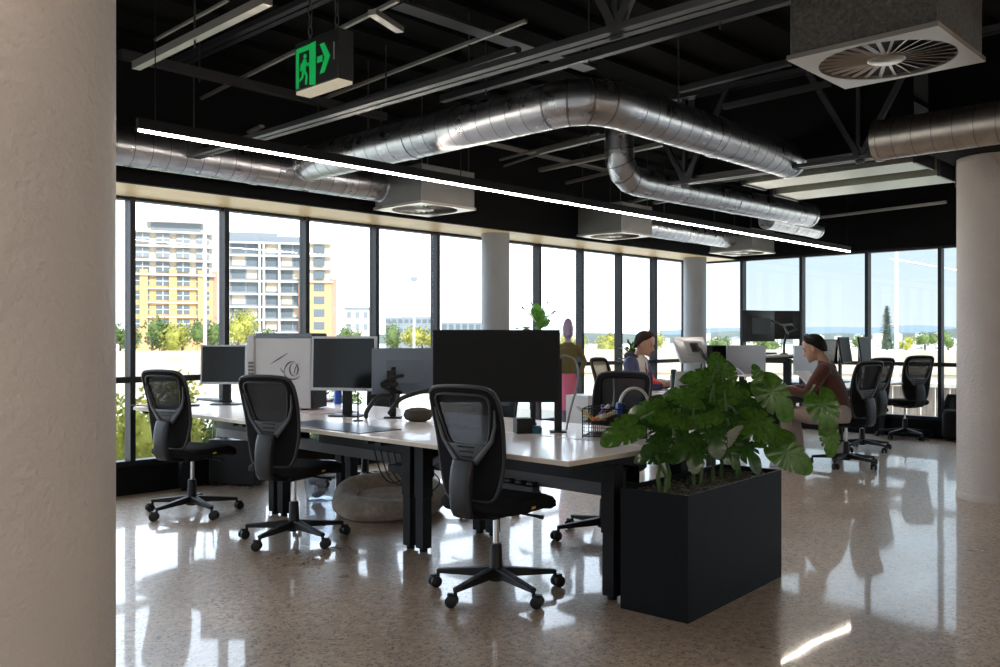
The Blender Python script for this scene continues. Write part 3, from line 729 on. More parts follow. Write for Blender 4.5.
# ---------------------------------------------------------------- monitors
def monitor(label, px, py, W, H, rz, X=None, Y=None, deskz=DZT, screen='screen', bezel='black', back='black', stand='foot', tilt=0, bw=.012, post=None, group='monitors on the desks'):
    """screen faces local -y; centre of the panel at pixel px,py on plane X or Y"""
    c = at(px, py, X=X, Y=Y)
    t = thing('monitor', label, 'monitor', (c.x, c.y, deskz), rz, group)
    zc = c.z-deskz
    R = Matrix.Rotation(math.radians(tilt), 3, 'X')
    def T(v): return R @ Vector(v) + Vector((0, 0, zc))
    def tb(mb, a, b):
        ctr = [(a[i]+b[i])/2 for i in range(3)]; mb.box(T(ctr), [abs(b[i]-a[i]) for i in range(3)], M=R); return mb
    f = MB()
    tb(f, (-W/2, -.012, H/2-bw), (W/2, .01, H/2)); tb(f, (-W/2, -.012, -H/2), (W/2, .01, -H/2+bw*1.3))
    tb(f, (-W/2, -.012, -H/2+bw*1.3), (-W/2+bw, .01, H/2-bw)); tb(f, (W/2-bw, -.012, -H/2+bw*1.3), (W/2, .01, H/2-bw))
    f.build('bezel', M[bezel], t)
    tb(MB(), (-W/2+bw, -.009, -H/2+bw*1.3), (W/2-bw, .0, H/2-bw)).build('screen', M[screen], t)
    # back: tapered housing
    bk = MB(); vs = []
    for y, kx, kz in ((.002, .498, .498), (.012, .49, .49), (.042, .30, .27), (.05, .285, .255)):
        vs += [T((W*kx, y, H*kz)), T((-W*kx, y, H*kz)), T((-W*kx, y, -H*kz)), T((W*kx, y, -H*kz))]
    fs = [(3, 2, 1, 0), (12, 13, 14, 15)]
    for r in range(3):
        for k in range(4): fs.append((r*4+k, r*4+(k+1) % 4, (r+1)*4+(k+1) % 4, (r+1)*4+k))
    bk.add(vs, fs).build('back_housing', M[back], t)
    if stand == 'foot':
        MB().bb((-.035, .045, .01), (.035, .075, zc)).build('stand_neck', M[back], t, bevel=.004)
        MB().loft([((0, .04, 0), (.125, 0, 0), (0, .09, 0)), ((0, .04, .008), (.125, 0, 0), (0, .09, 0)), ((0, .04, .014), (.10, 0, 0), (0, .07, 0))], 32, 4).build('stand_base', M[back], t)
    elif stand == 'arm':
        bx, by = post if post else (0, .28)
        tb(MB(), (-.05, .05, -.05), (.05, .062, .05)).build('mount_plate', M['black'], t, bevel=.003)
        MB().lathe([(.055, 0), (.055, .012), (.025, .02), (.022, .05)], (bx, by, 0), 24).build('clamp_base', M['black'], t)
        p0 = Vector((bx, by, .05)); p1 = Vector((bx, by, .16)); p3 = T((0, .075, 0)); p2 = Vector(((bx+p3.x)/2+.10, (by+p3.y)/2+.05, max(.22, zc-.06)))
        MB().cyl((bx, by, .02), (bx, by, .22), .017, 14).build('post', M['black'], t)
        MB().tube([(bx, by, .14), (p2.x*.5+bx*.5, p2.y*.5+by*.5, (.14+p2.z)/2+.03), p2], [.021, .017, .020], 12, ball=True).build('lower_arm', M['charcoal'], t)
        MB().tube([p2, (p2+p3)/2+Vector((0, .02, .015)), p3], [.019, .015, .019], 12, ball=True).build('upper_arm', M['charcoal'], t)
    return t
MG = 'monitors on the left bench'
R_ = math.radians
# heading: screen faces local -y. rz=0 faces -Y ; rz=-90 faces -X
monitor('huge matt dark monitor at the near end of the left bench, behind the foreground chair', 496.5, 366, .735, .42, R_(-46), X=3.68, screen='matte', bezel='black', stand='arm', post=(.22, .22), bw=.008, group=MG)
monitor('silver-framed monitor with a dark reflecting screen right of the white computer tower', 344, 363.5, .50, .39, R_(-60), X=3.80, bezel='silver', back='black', bw=.016, group=MG, tilt=-2)
monitor('monitor seen from behind, blue-grey back on a black arm, left of the huge dark monitor', 404.5, 371, .46, .325, R_(145), X=4.05, bezel='bluegrey', back='bluegrey', stand='none', bw=.014, group=MG)
monitor('small silver-framed monitor with a dark screen left of the white computer tower', 224, 364.5, .40, .33, R_(-52), X=3.75, bezel='silver', back='black', bw=.014, group=MG, tilt=-2)
# dual arm stand of blue-grey monitor
ap = at(393, 418, z=DZT)
t = thing('twin_arm_stand', 'black two-armed monitor stand in front of the blue-grey monitor', 'monitor arm', (ap.x, ap.y, DZT), R_(-46))
MB().bb((-.06, -.05, 0), (.06, .05, .012)).build('clamp_base', M['black'], t, bevel=.003)
MB().bb((-.022, -.022, .012), (.022, .022, .36)).build('post', M['black'], t, bevel=.004)
MB().tube(cr([(-.02, -.03, .16), (-.10, -.06, .15), (-.17, -.07, .06), (-.18, -.07, .015)], 4), .016, 10, ball=True).build('lower_arm', M['charcoal'], t)
MB().tube(cr([(-.02, -.03, .04), (.05, -.07, .13), (.14, -.05, .17), (.26, .0, .20)], 4), .016, 10, ball=True).build('upper_arm', M['charcoal'], t)
hd = MB().box((-.01, -.045, .30), (.05, .05, .07)).box((-.02, -.05, .24), (.12, .03, .03)); hd.tube([(-.06, -.05, .25), (0, -.06, .29), (.07, -.04, .30)], .014, 8, ball=True); hd.tube([(-.07, -.05, .23), (-.02, -.06, .20), (.06, -.04, .18)], .012, 8, ball=True)
hd.build('mount_head', M['black'], t)
# small upright post left
q = at(358, 421, z=DZT); t = thing('desk_post', 'thin black stand with a round foot left of the two-armed stand', 'stand', (q.x, q.y, DZT))
MB().lathe([(.035, 0), (.035, .006), (.01, .012)], n=20).build('foot', M['black'], t); MB().cyl((0, 0, .01), (0, 0, .2), .006, 10).build('rod', M['black'], t)

# white computer tower
tp = at(288, 372, X=3.86)
t = thing('computer_tower', 'big white computer tower with an eye emblem standing on the left bench', 'computer', (tp.x, tp.y, DZT), R_(-58))
TW, TD, THh = .50, .26, .585
cp = MB().prism([(-TW/2+.035, 0.02), (TW/2, 0.02), (TW/2, THh-.02), (-TW/2+.035, THh-.02)], -TD/2, TD/2, lambda a, b, h: (a, h, b)); cp.build('case_body', M['white'], t, bevel=.008)
MB().prism([(-TW/2-.03, .02), (-TW/2+.03, .02), (-TW/2+.03, THh), (-TW/2-.02, THh), (-TW/2-.04, THh*.72)], -TD/2-.012, TD/2+.006, lambda a, b, h: (a, h, b)).build('front_panel', M['white'], t, bevel=.008)
MB().prism([(-TW/2+.04, THh-.02), (TW/2, THh-.02), (TW/2+.02, THh+.015), (-TW/2+.04, THh+.015)], -TD/2-.006, TD/2, lambda a, b, h: (a, h, b)).build('top_cover', M['bluegrey'], t, bevel=.004)
MB().bb((TW/2, -TD/2, .02), (TW/2+.02, TD/2, THh+.01)).build('rear_panel', M['black'], t)
for x in (-.18, .18):
    for y in (-.09, .09): MB().bb((x-.02, y-.015, 0), (x+.02, y+.015, .022)).build('case_foot', M['black'], t)
lg = MB()
ES = .66
def stroke(pts, ws):
    poly = []
    L = [Vector((ox+(p[0]-ox)*ES, oz+(p[1]-oz)*ES)) for p in pts]; ws = [w_*ES for w_ in ws]
    up, dn = [], []
    for i, p in enumerate(L):
        d = (L[min(i+1, len(L)-1)]-L[max(i-1, 0)]).normalized(); nn = Vector((-d.y, d.x))*ws[i]/2
        up.append(p+nn); dn.append(p-nn)
    for i in range(len(L)-1):
        lg.prism([tuple(up[i]), tuple(up[i+1]), tuple(dn[i+1]), tuple(dn[i])], 0, .003, lambda a, b, h: (a, -TD/2-h, b))
def arc(cx, cz, rx, rz_, a0, a1, n=12): return [(cx+rx*math.cos(R_(a0+(a1-a0)*k/n)), cz+rz_*math.sin(R_(a0+(a1-a0)*k/n))) for k in range(n+1)]
ox, oz = .08, .30
taper = [.004+.012*math.sin(pi*k/12) for k in range(13)]
stroke([(ox-.25+.22*k/8, oz+.09+.13*k/8) for k in range(9)], [.003+.012*math.sin(pi*k/8) for k in range(9)])   
lg.build('slash_emblem', M['greyp'], t); lg = MB()
stroke(arc(ox+.03, oz-.01, .105, .13, 175, 70), taper)                     # upper eyelid sweep
stroke(arc(ox+.03, oz-.01, .105, .075, 185, 330), taper)                   # lower lid
stroke(arc(ox+.05, oz+.03, .055, .075, 100, 280), taper)                   # inner iris left
stroke(arc(ox+.05, oz+.03, .05, .07, -70, 70), taper)                      # inner iris right
stroke([(ox-.075, oz-.01), (ox-.11, oz+.02), (ox-.125, oz+.05)], [.012, .009, .003])
stroke([(ox+.05, oz-.02), (ox+.065, oz+.05), (ox+.10, oz+.10)], [.006, .010, .004])
lg.build('eye_emblem', M['greyp'], t)
vt = MB()
for k in range(3):
    for j in range(6): vt.bb((-TW/2-.012+k*.016, -TD/2-.016, .22+j*.028), (-TW/2-.002+k*.016, -TD/2-.011, .238+j*.028))
vt.build('vent_slot', M['greyp'], t)

# bench 1 small items
def onb(px, py, z=DZT): p = at(px, py, z=z); return (p.x, p.y, z)
def simple(name, mb, m, label, cat, loc, rz=0, group=None, **k):
    o = mb.build(name, m, **k); o.location = loc; o.rotation_euler = (0, 0, rz); return tag(o, label, cat, group)
t = thing('smart_speaker', 'taupe fabric dome speaker standing on the left bench', 'speaker', onb(418, 421))
MB().lathe([(.055, 0), (.085, .012), (.098, .035), (.098, .05), (.085, .075), (.05, .088), (.01, .092)], n=36).build('fabric_shell', M['taupe'], t)
MB().lathe([(.05, 0), (.05, .004)], (0, 0, -.003), 24).build('rubber_base', M['black'], t)
simple('desk_mat', MB().bb((-.45, -.16, 0), (.45, .16, .004)), M['mousepad'], 'long dark blue desk mat along the bench edge', 'desk mat', onb(337, 426.5), R_(-90), bevel=.002)
simple('paper_pad', MB().bb((-.30, -.2, 0), (.30, .2, .006)), M['pink'], 'large pinkish paper pad on the left bench behind the desk mat', 'pad', onb(318, 411), R_(-100))
simple('drink_can', MB().lathe([(.024, 0), (.032, .006), (.033, .012), (.033, .108), (.026, .12), (.024, .122)]), M['blue'], 'blue drink can behind the silver-framed monitor', 'can', onb(338, 404))
simple('stacked_papers', MB().box((0, 0, .01), (.30, .21, .02)).box((.02, .01, .025), (.28, .2, .01), rz=.2), M['paper'], 'white stack of papers below the white computer tower', 'paper', onb(320, 401), R_(-80))
def keyboard(label, loc, rz, group='keyboards'):
    t = thing('keyboard', label, 'keyboard', loc, rz, group)
    MB().bb((-.21, -.065, 0), (.21, .065, .014)).build('key_case', M['black'], t, bevel=.003)
    k = MB()
    for r in range(5):
        for c in range(15): k.box((-.195+c*.0279, -.05+r*.025, .017), (.022, .02, .007))
    k.build('keycaps', M['charcoal'], t); return t
def mouse(label, loc, rz, group='computer mice'):
    t = thing('computer_mouse', label, 'mouse', loc, rz, group)
    MB().loft([((0, 0, 0), (.055, 0, 0), (0, .03, 0)), ((0, 0, .012), (.057, 0, 0), (0, .032, 0)), ((-.004, 0, .025), (.045, 0, 0), (0, .026, 0)), ((-.01, 0, .034), (.022, 0, 0), (0, .013, 0))], 20, 2.5).build('mouse_shell', M['black'], t)
    MB().cyl((.025, -.004, .028), (.025, .004, .028), .007, 10).build('scroll_wheel', M['greyp'], t); return t
keyboard('black keyboard in front of the small monitor by the left windows', onb(214, 401), R_(-90))
mouse('black mouse on the desk behind the chair in front of the white tower', onb(252, 404), R_(-80))
def laptop(label, loc, rz, m='silver', open_=105):
    t = thing('laptop', label, 'laptop', loc, rz)
    MB().bb((-.16, -.11, 0), (.16, .11, .014)).build('laptop_base', M[m], t, bevel=.004)
    k = MB()
    for r in range(5):
        for c in range(13): k.box((-.135+c*.0225, -.015+r*.02, .0155), (.018, .016, .003))
    k.build('keycaps', M['black'], t)
    R = Matrix.Rotation(R_(90-open_), 3, 'X'); h = Vector((0, .112, .014))
    l = MB().box(h+R @ Vector((0, 0, .108)), (.32, .007, .215), M=R).build('laptop_lid', M[m], t)
    MB().box(h+R @ Vector((0, -.004, .11)), (.30, .002, .19), M=R).build('screen', M['screen'], l)
    return t
laptop('dark closed-back laptop by the left windows on the far desk', (3.42, 7.0, DZT), R_(100), 'black', 178)
# things at big monitor's foot
t = thing('docking_box', 'small black box with a teal cap behind the huge monitor', 'box', onb(523, 433), R_(-30))
MB().bb((-.05, -.04, 0), (.05, .04, .09)).build('box_body', M['black'], t, bevel=.004); MB().lathe([(.03, 0), (.033, .03), (.02, .045)], (.075, -.03, 0), 20).build('cap', M['teal'], t)
tp2 = at(558, 432, z=DZT)
simple('monitor_post', MB().bb((-.022, -.022, 0), (.022, .022, .44)).bb((-.05, -.05, 0), (.05, .05, .01)), M['black'], 'upright black square post beside the huge monitor', 'post', (tp2.x, tp2.y, DZT), R_(-46), bevel=.003)
simple('cable_loop', MB().tube(cr([(0, 0, .02), (.03, .02, .15), (.07, .02, .30), (.06, 0, .42), (.0, -.02, .46), (-.06, -.02, .45)]), .006, 8), M['cablew'], 'grey cable looping beside the huge monitor', 'cable', (tp2.x-.02, tp2.y-.08, DZT), R_(-46))

# wire organiser with pens and headphones
wo = at(617, 437, z=DZT)
t = thing('wire_organiser', 'black wire mesh desk organiser in front of the far-side chair', 'organiser', (wo.x, wo.y, DZT), R_(-62))
OW, OD, OH = .36, .2, .165
w = MB()
for z in (.01, OH): w.tube([(-OW/2, -OD/2, z), (OW/2, -OD/2, z), (OW/2, OD/2, z), (-OW/2, OD/2, z)], .004, 6, closed=True)
for x in (-OW/2, OW/2):
    for y in (-OD/2, OD/2): w.cyl((x, y, 0), (x, y, OH), .004, 6)
w.build('wire_frame', M['black'], t)
g = MB()
for k in range(30):
    x = -OW/2+OW*k/29
    for y in (-OD/2, OD/2): g.cyl((x, y, .01), (x, y, OH), .0011, 4)
for k in range(8):
    z = .02+k*.019
    for y in (-OD/2, OD/2): g.cyl((-OW/2, y, z), (OW/2, y, z), .0011, 4)
    for x in (-OW/2, OW/2): g.cyl((x, -OD/2, z), (x, OD/2, z), .0011, 4)
for z in (.012, .09):
    for k in range(8): g.cyl((-OW/2, -OD/2+OD*k/7, z), (OW/2, -OD/2+OD*k/7, z), .0012, 4)
g.build('wire_mesh', M['black'], t)
Ro = Matrix.Rotation(R_(-62), 4, 'Z'); ob = Vector((wo.x, wo.y, DZT))
def oloc(x, y, z): return tuple(ob + Ro @ Vector((x, y, z)))
cols = [('orange', 'orange', -.13), ('yellow', 'yellow', -.11), ('redn', 'red', -.09), ('purple', 'purple', -.12), ('white', 'white', -.075), ('yellow', 'short yellow', -.145)]
for i, (m, cn, x) in enumerate(cols):
    t2 = thing('marker_pen', '%s marker pen lying in the wire organiser' % cn, 'pen', oloc(x, -.05+.015*i, .10), 0, 'marker pens in the wire organiser', rot=(R_(60), R_(20*(i-3)), R_(30*i)))
    MB().cyl((0, 0, 0), (0, 0, .10), .011, 12).build('barrel', M[m], t2); MB().cyl((0, 0, .10), (0, 0, .14), .012, 12).build('pen_cap', M['white' if m != 'white' else 'purple'], t2)
t = thing('headphones', 'cream over-ear headphones resting on the wire organiser', 'headphones', oloc(.10, -.02, OH), R_(-40))
pts = [(.085*math.cos(a), 0, .012+.105*math.sin(a)) for a in [pi*k/16 for k in range(17)]]
MB().tube(pts, .014, 10, flat=.6).build('headband', M['cream'], t)
for s in (-1, 1):
    MB().cyl((s*.075, 0, .0), (s*.10, 0, .0), .036, 24).build('ear_cup', M['blue' if s < 0 else 'white'], t); MB().cyl((s*.055, 0, .0), (s*.075, 0, .0), .032, 24).build('ear_pad', M['black'], t)

# dog bed
db = at(389, 512, z=0)
t = thing('dog_bed', 'round beige corduroy dog bed on the floor under the left bench', 'dog bed', (db.x, db.y, 0), R_(20))
n = 60; ro = []
bw = MB(); vs = []; fs = []; m = 16
for k in range(n):
    a = 2*pi*k/n; wob = 1+.02*math.sin(5*a)+.015*math.sin(11*a)
    for j in range(m):
        b = 2*pi*j/m
        r = (.33+.10*math.cos(b))*wob; z = (.115+.115*math.sin(b)*(1+.08*math.sin(4*a+1)+.03*math.sin(17*a)))*(.93+.24*math.cos(a-R_(25)))
        vs.append((r*math.cos(a)*1.08, r*math.sin(a)*.95, max(0.0, z)))
for k in range(n):
    for j in range(m): fs.append((k*m+j, ((k+1) % n)*m+j, ((k+1) % n)*m+(j+1) % m, k*m+(j+1) % m))
bw.add(vs, fs).build('bolster', M['cord'], t, sub=1)
MB().lathe([(.01, .01), (.28, .01), (.30, .06), (.27, .13), (.18, .16), (.08, .14), (.005, .13)], n=40).build('cushion', M['cordd'], t)
# clear bin
bp_ = at(320, 500, z=0)
t = thing('waste_bin', 'clear plastic waste bin under the left bench beside the dog bed', 'bin', (bp_.x, bp_.y, 0))
bn = MB().lathe([(.105, 0), (.11, .01), (.14, .30), (.146, .30), (.146, .29), (.137, .288), (.106, .014), (.01, .012)], n=32); bn.build('bin_body', M['bin'], t)
lb = MB()
for k in range(9):
    r = random.Random(k+3); lb.ball((r.uniform(-.05, .05), r.uniform(-.05, .05), .05+.02*k), (.05, .04, .03), 8, 5)
lb.build('crumpled_paper', M['paper'], t)
# pc under the far end of the bench, cables
pu = at(238, 484, z=0)
t = thing('computer_tower', 'black computer tower on the floor under the bench by the left windows', 'computer', (pu.x, pu.y, 0), R_(-60))
MB().bb((-.22, -.1, .015), (.22, .1, .40)).build('case_body', M['black'], t, bevel=.006); MB().bb((-.235, -.095, .02), (-.22, .095, .395)).build('front_panel', M['charcoal'], t)
for x in (-.17, .17): MB().bb((x-.02, -.09, 0), (x+.02, .09, .016)).build('case_foot', M['black'], t)
for i, (px, py, lab) in enumerate(((222, 470, 'grey cables hanging to the floor behind the leftmost chair'), (262, 470, 'grey cables drooping from the bench left of the white-tower chair'))):
    q = at(px, py, z=.12); cm = MB()
    for k in range(4):
        r = random.Random(50+i*7+k); x0, y0 = r.uniform(-.15, .15), r.uniform(-.15, .15)
        cm.tube(cr([(x0, y0, .55), (x0*.8, y0+.03, .35), (x0*.3+.05, y0*.5, .15), (x0-.1, y0+.1, .012), (x0-.25, y0+.2, .009), (x0-.3, y0+.35, .009)]), .006, 6)
    simple('hanging_cables', cm, M['cablew' if i == 0 else 'cable'], lab, 'cable', (q.x, q.y, 0))
# tangled things under the desks (power boards)
for (px, py, lab) in ((520, 500, 'black power board hanging under the near end of the left bench'), (420, 478, 'black power board under the middle of the left bench')):
    q = at(px, py, z=.36); t = thing('power_board', lab, 'power board', (XC-.08, at(px, py, X=XC).y, .40), R_(90))
    MB().bb((-.2, -.03, 0), (.2, .03, .05)).build('board', M['black'], t, bevel=.004)
    for k in range(4): MB().box((-.14+k*.09, -.03, .04), (.05, .05, .05)).build('plug', M['charcoal'], t, bevel=.004)
    cm = MB()
    for k in range(5):
        r = random.Random(80+k); x0 = -.14+k*.07
        cm.tube(cr([(x0, -.05, .04), (x0+r.uniform(-.05, .1), -.12, -.05), (x0+.08+r.uniform(-.05, .1), -.09, -.10-.05*r.random()), (x0+.2, -.02, -.02), (x0+.22, .02, .14)]), .005, 6)
    cm.build('cords', M['cable'], t)

# ---------------------------------------------------------------- planter and monstera
pA = at(688, 624, z=0); pB = at(781.5, 576.5, z=0); pC = at(622.8, 611, z=0)
ang = math.atan2(pB.y-pA.y, pB.x-pA.x); PL = (pB-pA).length; PD = .36; PH = .58
t = thing('planter_box', 'long black steel planter box at the near end of the left bench', 'planter', (pA.x, pA.y, 0), ang)
wl_ = MB(); th_ = .012
wl_.bb((0, 0, 0), (PL, th_, PH)).bb((0, PD-th_, 0), (PL, PD, PH)).bb((0, th_, 0), (th_, PD-th_, PH)).bb((PL-th_, th_, 0), (PL, PD-th_, PH)).bb((th_, th_, 0), (PL-th_, PD-th_, .02))
wl_.build('box_shell', M['planter'], t)
gr = MB(); gr.grid(lambda u, v: (th_+(PL-2*th_)*u, th_+(PD-2*th_)*v, PH-.035+.012*math.sin(u*17)*math.sin(v*6)), 60, 20)
gr.build('soil', M['gravel'], t)
stn = MB()
for k in range(700):
    r = random.uniform(.005, .011); stn.ball((random.uniform(.02, PL-.02), random.uniform(.02, PD-.02), PH-.03+random.uniform(0, .012)), (r, r*random.uniform(.7, 1), r*.7), 6, 4, R=Matrix.Rotation(random.uniform(0, 3), 3, 'Z'))
o = stn.build('pebbles', M['gravel'], t, fix=False); o['kind'] = 'stuff'

def monstera_mesh(seed, notch=.48):
    r = random.Random(seed); n = 120; rings = 7
    nts = []
    for s in (-1, 1):
        for a in (34, 62, 92): nts.append((s*R_(a+r.uniform(-6, 6)), notch*r.uniform(.6, 1.05)))
    vs = []; fs = []
    for i in range(rings+1):
        u = i/rings
        for k in range(n):
            a = -pi+2*pi*k/n
            R = .39+.20*math.exp(-(a/.42)**2)+.05*math.cos(2*a)   # pointed tip at a=0
            base = 1-.62*math.exp(-((abs(a)-pi)/.22)**2)          # sinus at the petiole
            R *= base
            nf = 1
            for na, nd in nts: nf = min(nf, 1-nd*math.exp(-((a-na)/.04)**2))
            rr = R*u*(1 if u < .35 else (1-(1-nf)*((u-.35)/.65)**.7))
            x, y = rr*math.cos(a), rr*math.sin(a)
            z = -.55*x*x*.9-.35*abs(y)*abs(y)+.05*abs(y)+.009*math.sin(a*9)*u
            vs.append((x+.40, y, z))
    for i in range(rings):
        for k in range(n):
            l = (k+1) % n; fs.append((i*n+k, i*n+l, (i+1)*n+l, (i+1)*n+k))
    return MB().add(vs, fs)
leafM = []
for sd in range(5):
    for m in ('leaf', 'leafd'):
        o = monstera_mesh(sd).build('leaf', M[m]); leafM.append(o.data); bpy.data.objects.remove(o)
def pl2w(x, y, z=PH-.03):
    return Vector((pA.x, pA.y, 0)) + Matrix.Rotation(ang, 3, 'Z') @ Vector((x, y, z))
roots = []
for i, (u, lab) in enumerate(((.18, 'monstera plant rooted at the left end of the black planter, leaves over the desk'), (.48, 'monstera plant in the middle of the black planter with upright glossy leaves'), (.78, 'monstera plant at the right end of the black planter, long leaves reaching right'))):
    p = pl2w(PL*u, PD*.5); roots.append((p, thing('monstera_plant', lab, 'plant', p, 0, 'monstera plants in the planter')))
camR = Vector((st, -ct, 0)); camF = Vector((ct, st, 0)); UP = Vector((0, 0, 1))
# px, py, size px, tip direction in the picture (deg, 0=right, 90=up), facing tilt toward camera 0..1, depth offset, bright, plant
LV = [(628, 428, 52, 215, .55, -.05, 1, 0), (652, 408, 44, 165, .45, .05, 1, 0), (664, 428, 46, 250, .55, -.02, 0, 0), (690, 396, 48, 150, .5, 0, 1, 1),
      (708, 378, 46, 160, .5, .05, 1, 1), (728, 374, 36, 60, .6, .08, 1, 1), (722, 398, 48, 20, .5, .0, 1, 1), (706, 414, 50, 200, .5, -.08, 1, 1),
      (738, 396, 44, 320, .4, .1, 0, 2), (772, 392, 58, 305, .75, .0, 1, 2), (757, 424, 62, 330, .55, -.08, 1, 2), (744, 446, 50, 290, .5, -.04, 0, 2),
      (786, 452, 56, 325, .7, -.06, 1, 2), (822, 404, 52, 285, .7, .0, 1, 2), (656, 453, 40, 180, .5, -.1, 0, 0), (686, 438, 52, 240, .5, -.1, 0, 0),
      (672, 404, 40, 130, .45, .08, 0, 0), (700, 388, 40, 110, .4, .12, 0, 1), (733, 420, 46, 270, .5, .02, 0, 1), (676, 418, 46, 190, .45, -.06, 1, 0),
      (696, 448, 44, 260, .5, -.1, 0, 1), (752, 408, 44, 10, .45, .06, 0, 2), (712, 432, 46, 280, .55, -.11, 0, 1), (759, 378, 26, 95, .8, .05, 1, 2),
      (642, 420, 34, 200, .5, .1, 0, 0), (830, 436, 36, 275, .8, .0, 1, 2), (724, 386, 40, 340, .45, -.02, 1, 1), (745, 388, 34, 30, .5, .12, 0, 2), (660, 442, 38, 215, .5, -.12, 0, 0), (728, 452, 34, 300, .6, -.1, 0, 2),
      (698, 404, 44, 175, .4, -.02, 0, 1), (716, 362, 30, 100, .5, .05, 1, 1), (768, 436, 44, 350, .5, -.1, 1, 2)]
for i, (px, py, sz, dr, tl, dof, br, pid) in enumerate(LV):
    rp, root = roots[pid]
    ctr = at(px, py, Z=4.40+dof+.25*(px-700)/120)
    Zd = (ctr-Vector((0, 0, EYE))).dot(camF)
    s = sz/F*Zd*.93
    d = camR*math.cos(R_(dr))+UP*math.sin(R_(dr))
    nrm = (-camF*tl + UP*(1-tl)*.9 + camR*random.uniform(-.25, .25)).normalized()
    xax = (d-nrm*d.dot(nrm)).normalized(); yax = nrm.cross(xax)
    Mx = Matrix((xax, yax, nrm)).transposed()
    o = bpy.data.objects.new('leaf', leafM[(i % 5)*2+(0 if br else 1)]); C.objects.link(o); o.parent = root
    basept = ctr-xax*s*.40
    o.matrix_local = Matrix.Translation(basept-rp) @ Mx.to_4x4() @ Matrix.Scale(s, 4)
    # petiole as sub-part (built in leaf space so it stays with its leaf)
    inv = o.matrix_local.inverted()
    g0 = Vector((random.uniform(-.09, .09), random.uniform(-.07, .07), -.01)); g1 = basept-rp
    mid = g0*.45+g1*.55+Vector((0, 0, .05))+camF*.03
    pts = [inv @ (g0*(1-u)**2+mid*2*u*(1-u)+g1*u*u) for u in [k/8 for k in range(9)]]
    rr = random.uniform(.0042, .006)/s
    MB().tube(pts, [rr*1.3]*4+[rr]*5, 7).build('petiole', M['stem'], o)
# thick main stalks
for rp, root in roots:
    mb = MB()
    for k in range(3):
        r = random.Random(k+int(rp.x*100)); x = r.uniform(-.08, .08); y = r.uniform(-.06, .06)
        mb.tube([(x, y, -.02), (x+r.uniform(-.03, .03), y, .08), (x+r.uniform(-.07, .07), y, .19)], [.011, .010, .006], 8)
    mb.build('stalk', M['stem'], root)
lw_ = at(724, 446, Z=4.3)
o = monstera_mesh(9, .2).build('dry_leaf', M['dry'], roots[1][1]); o['label'] = 'pale dried leaf'
o.matrix_local = Matrix.Translation(lw_-roots[1][0]) @ Matrix((Vector((.45, -.3, .8)).normalized(), Vector((.5, .85, .1)).normalized(), Vector((-.75, .2, .5)).normalized())).transposed().to_4x4() @ Matrix.Scale(.13, 4)

# ================================================================== FAR BENCH
MG2 = 'monitors on the far bench'
monitor('tilted monitor seen from behind with a tan-lit back, right of the man in the jacket', 692, 350, .40, .30, R_(180-20), Y=4.95, bezel='silver', back='silver', stand='arm', tilt=30, post=(-.2, .2), group=MG2)
monitor('black monitor beside the grey-lit screen on the far bench', 722, 361, .36, .33, R_(-25), Y=4.75, stand='foot', group=MG2)
monitor('monitor with a grey-lit screen above the plant on the far bench', 746, 361, .50, .33, R_(-22), Y=4.55, screen='silver', bezel='silver', stand='foot', bw=.01, group=MG2)  # silver screen colour stands in for a grey reflection
monitor('pale-screened monitor behind the head of the man in the rust jumper', 806, 360, .42, .34, R_(-15), Y=4.6, screen='silver', bezel='silver', stand='foot', group=MG2)
monitor('dark monitor just right of the head of the man in the rust jumper', 829, 352, .46, .31, R_(0), Y=4.6, stand='foot', group=MG2)
monitor('dark tilted monitor, left one of the pair above the far chairs', 845, 350, .46, .33, R_(8), Y=4.6, screen='matte', stand='foot', tilt=-8, group=MG2)
monitor('dark tilted monitor, right one of the pair above the far chairs', 864.5, 349.5, .48, .33, R_(8), Y=4.6, screen='matte', stand='foot', tilt=-8, group=MG2)
monitor('black monitor seen from behind on the raised desk, left one of the twins', 758, 326, .62, .36, R_(180-8), Y=4.95, deskz=1.09, stand='none', group=MG2)
monitor('black monitor seen from behind on the raised desk, right one of the twins', 780, 325, .52, .35, R_(180-38), Y=5.05, deskz=1.09, stand='none', group=MG2)
q = at(784, 347, Y=4.85)
t = thing('twin_arm_stand', 'black twin-armed stand on the raised desk', 'monitor arm', (q.x, q.y, 1.09))
MB().lathe([(.05, 0), (.05, .012), (.022, .02)], n=20).build('clamp_base', M['black'], t); MB().tube([(0, 0, 0), (0, 0, .12), (.02, -.01, .2), (.05, -.02, .27)], .014, 10).build('post', M['black'], t)
MB().tube([(.05, -.02, .27), (.2, -.06, .31), (.12, -.04, .36), (-.1, -.02, .35)], [.014, .013, .013, .012], 8, ball=True).build('upper_arm', M['charcoal'], t)
MB().tube([(.05, -.02, .25), (-.15, -.08, .33), (-.35, -.02, .40)], [.014, .013, .012], 8, ball=True).build('lower_arm', M['charcoal'], t)
q = at(689, 384, Y=4.85); laptop('open grey laptop on the far bench in front of the man in the jacket', (q.x-.05, 4.95, DZT), R_(165), 'silver', 100)
q = at(672, 386, Y=5.0)
t = thing('drink_bottle', 'dark green drink bottle beside the grey laptop', 'bottle', (q.x, 4.98, DZT))
MB().lathe([(.034, 0), (.036, .01), (.036, .17), (.028, .195)], n=24).build('bottle_body', M['bottle'], t); MB().lathe([(.030, .195), (.030, .235), (.012, .24)], n=20).build('bottle_cap', M['jean'], t)
q = at(703, 378, Y=4.7)
bg = thing('tote_bag', 'white cloth bag slumped behind the grey laptop', 'bag', (q.x, 4.7, DZT))
MB().loft([((0, 0, 0), (.12, 0, 0), (0, .06, 0)), ((0, 0, .10), (.11, 0, 0), (0, .07, 0)), ((.01, 0, .2), (.06, 0, 0), (0, .05, 0)), ((.02, 0, .25), (.03, 0, 0), (0, .03, 0))], 20).build('bag_body', M['white'], bg, sub=1)
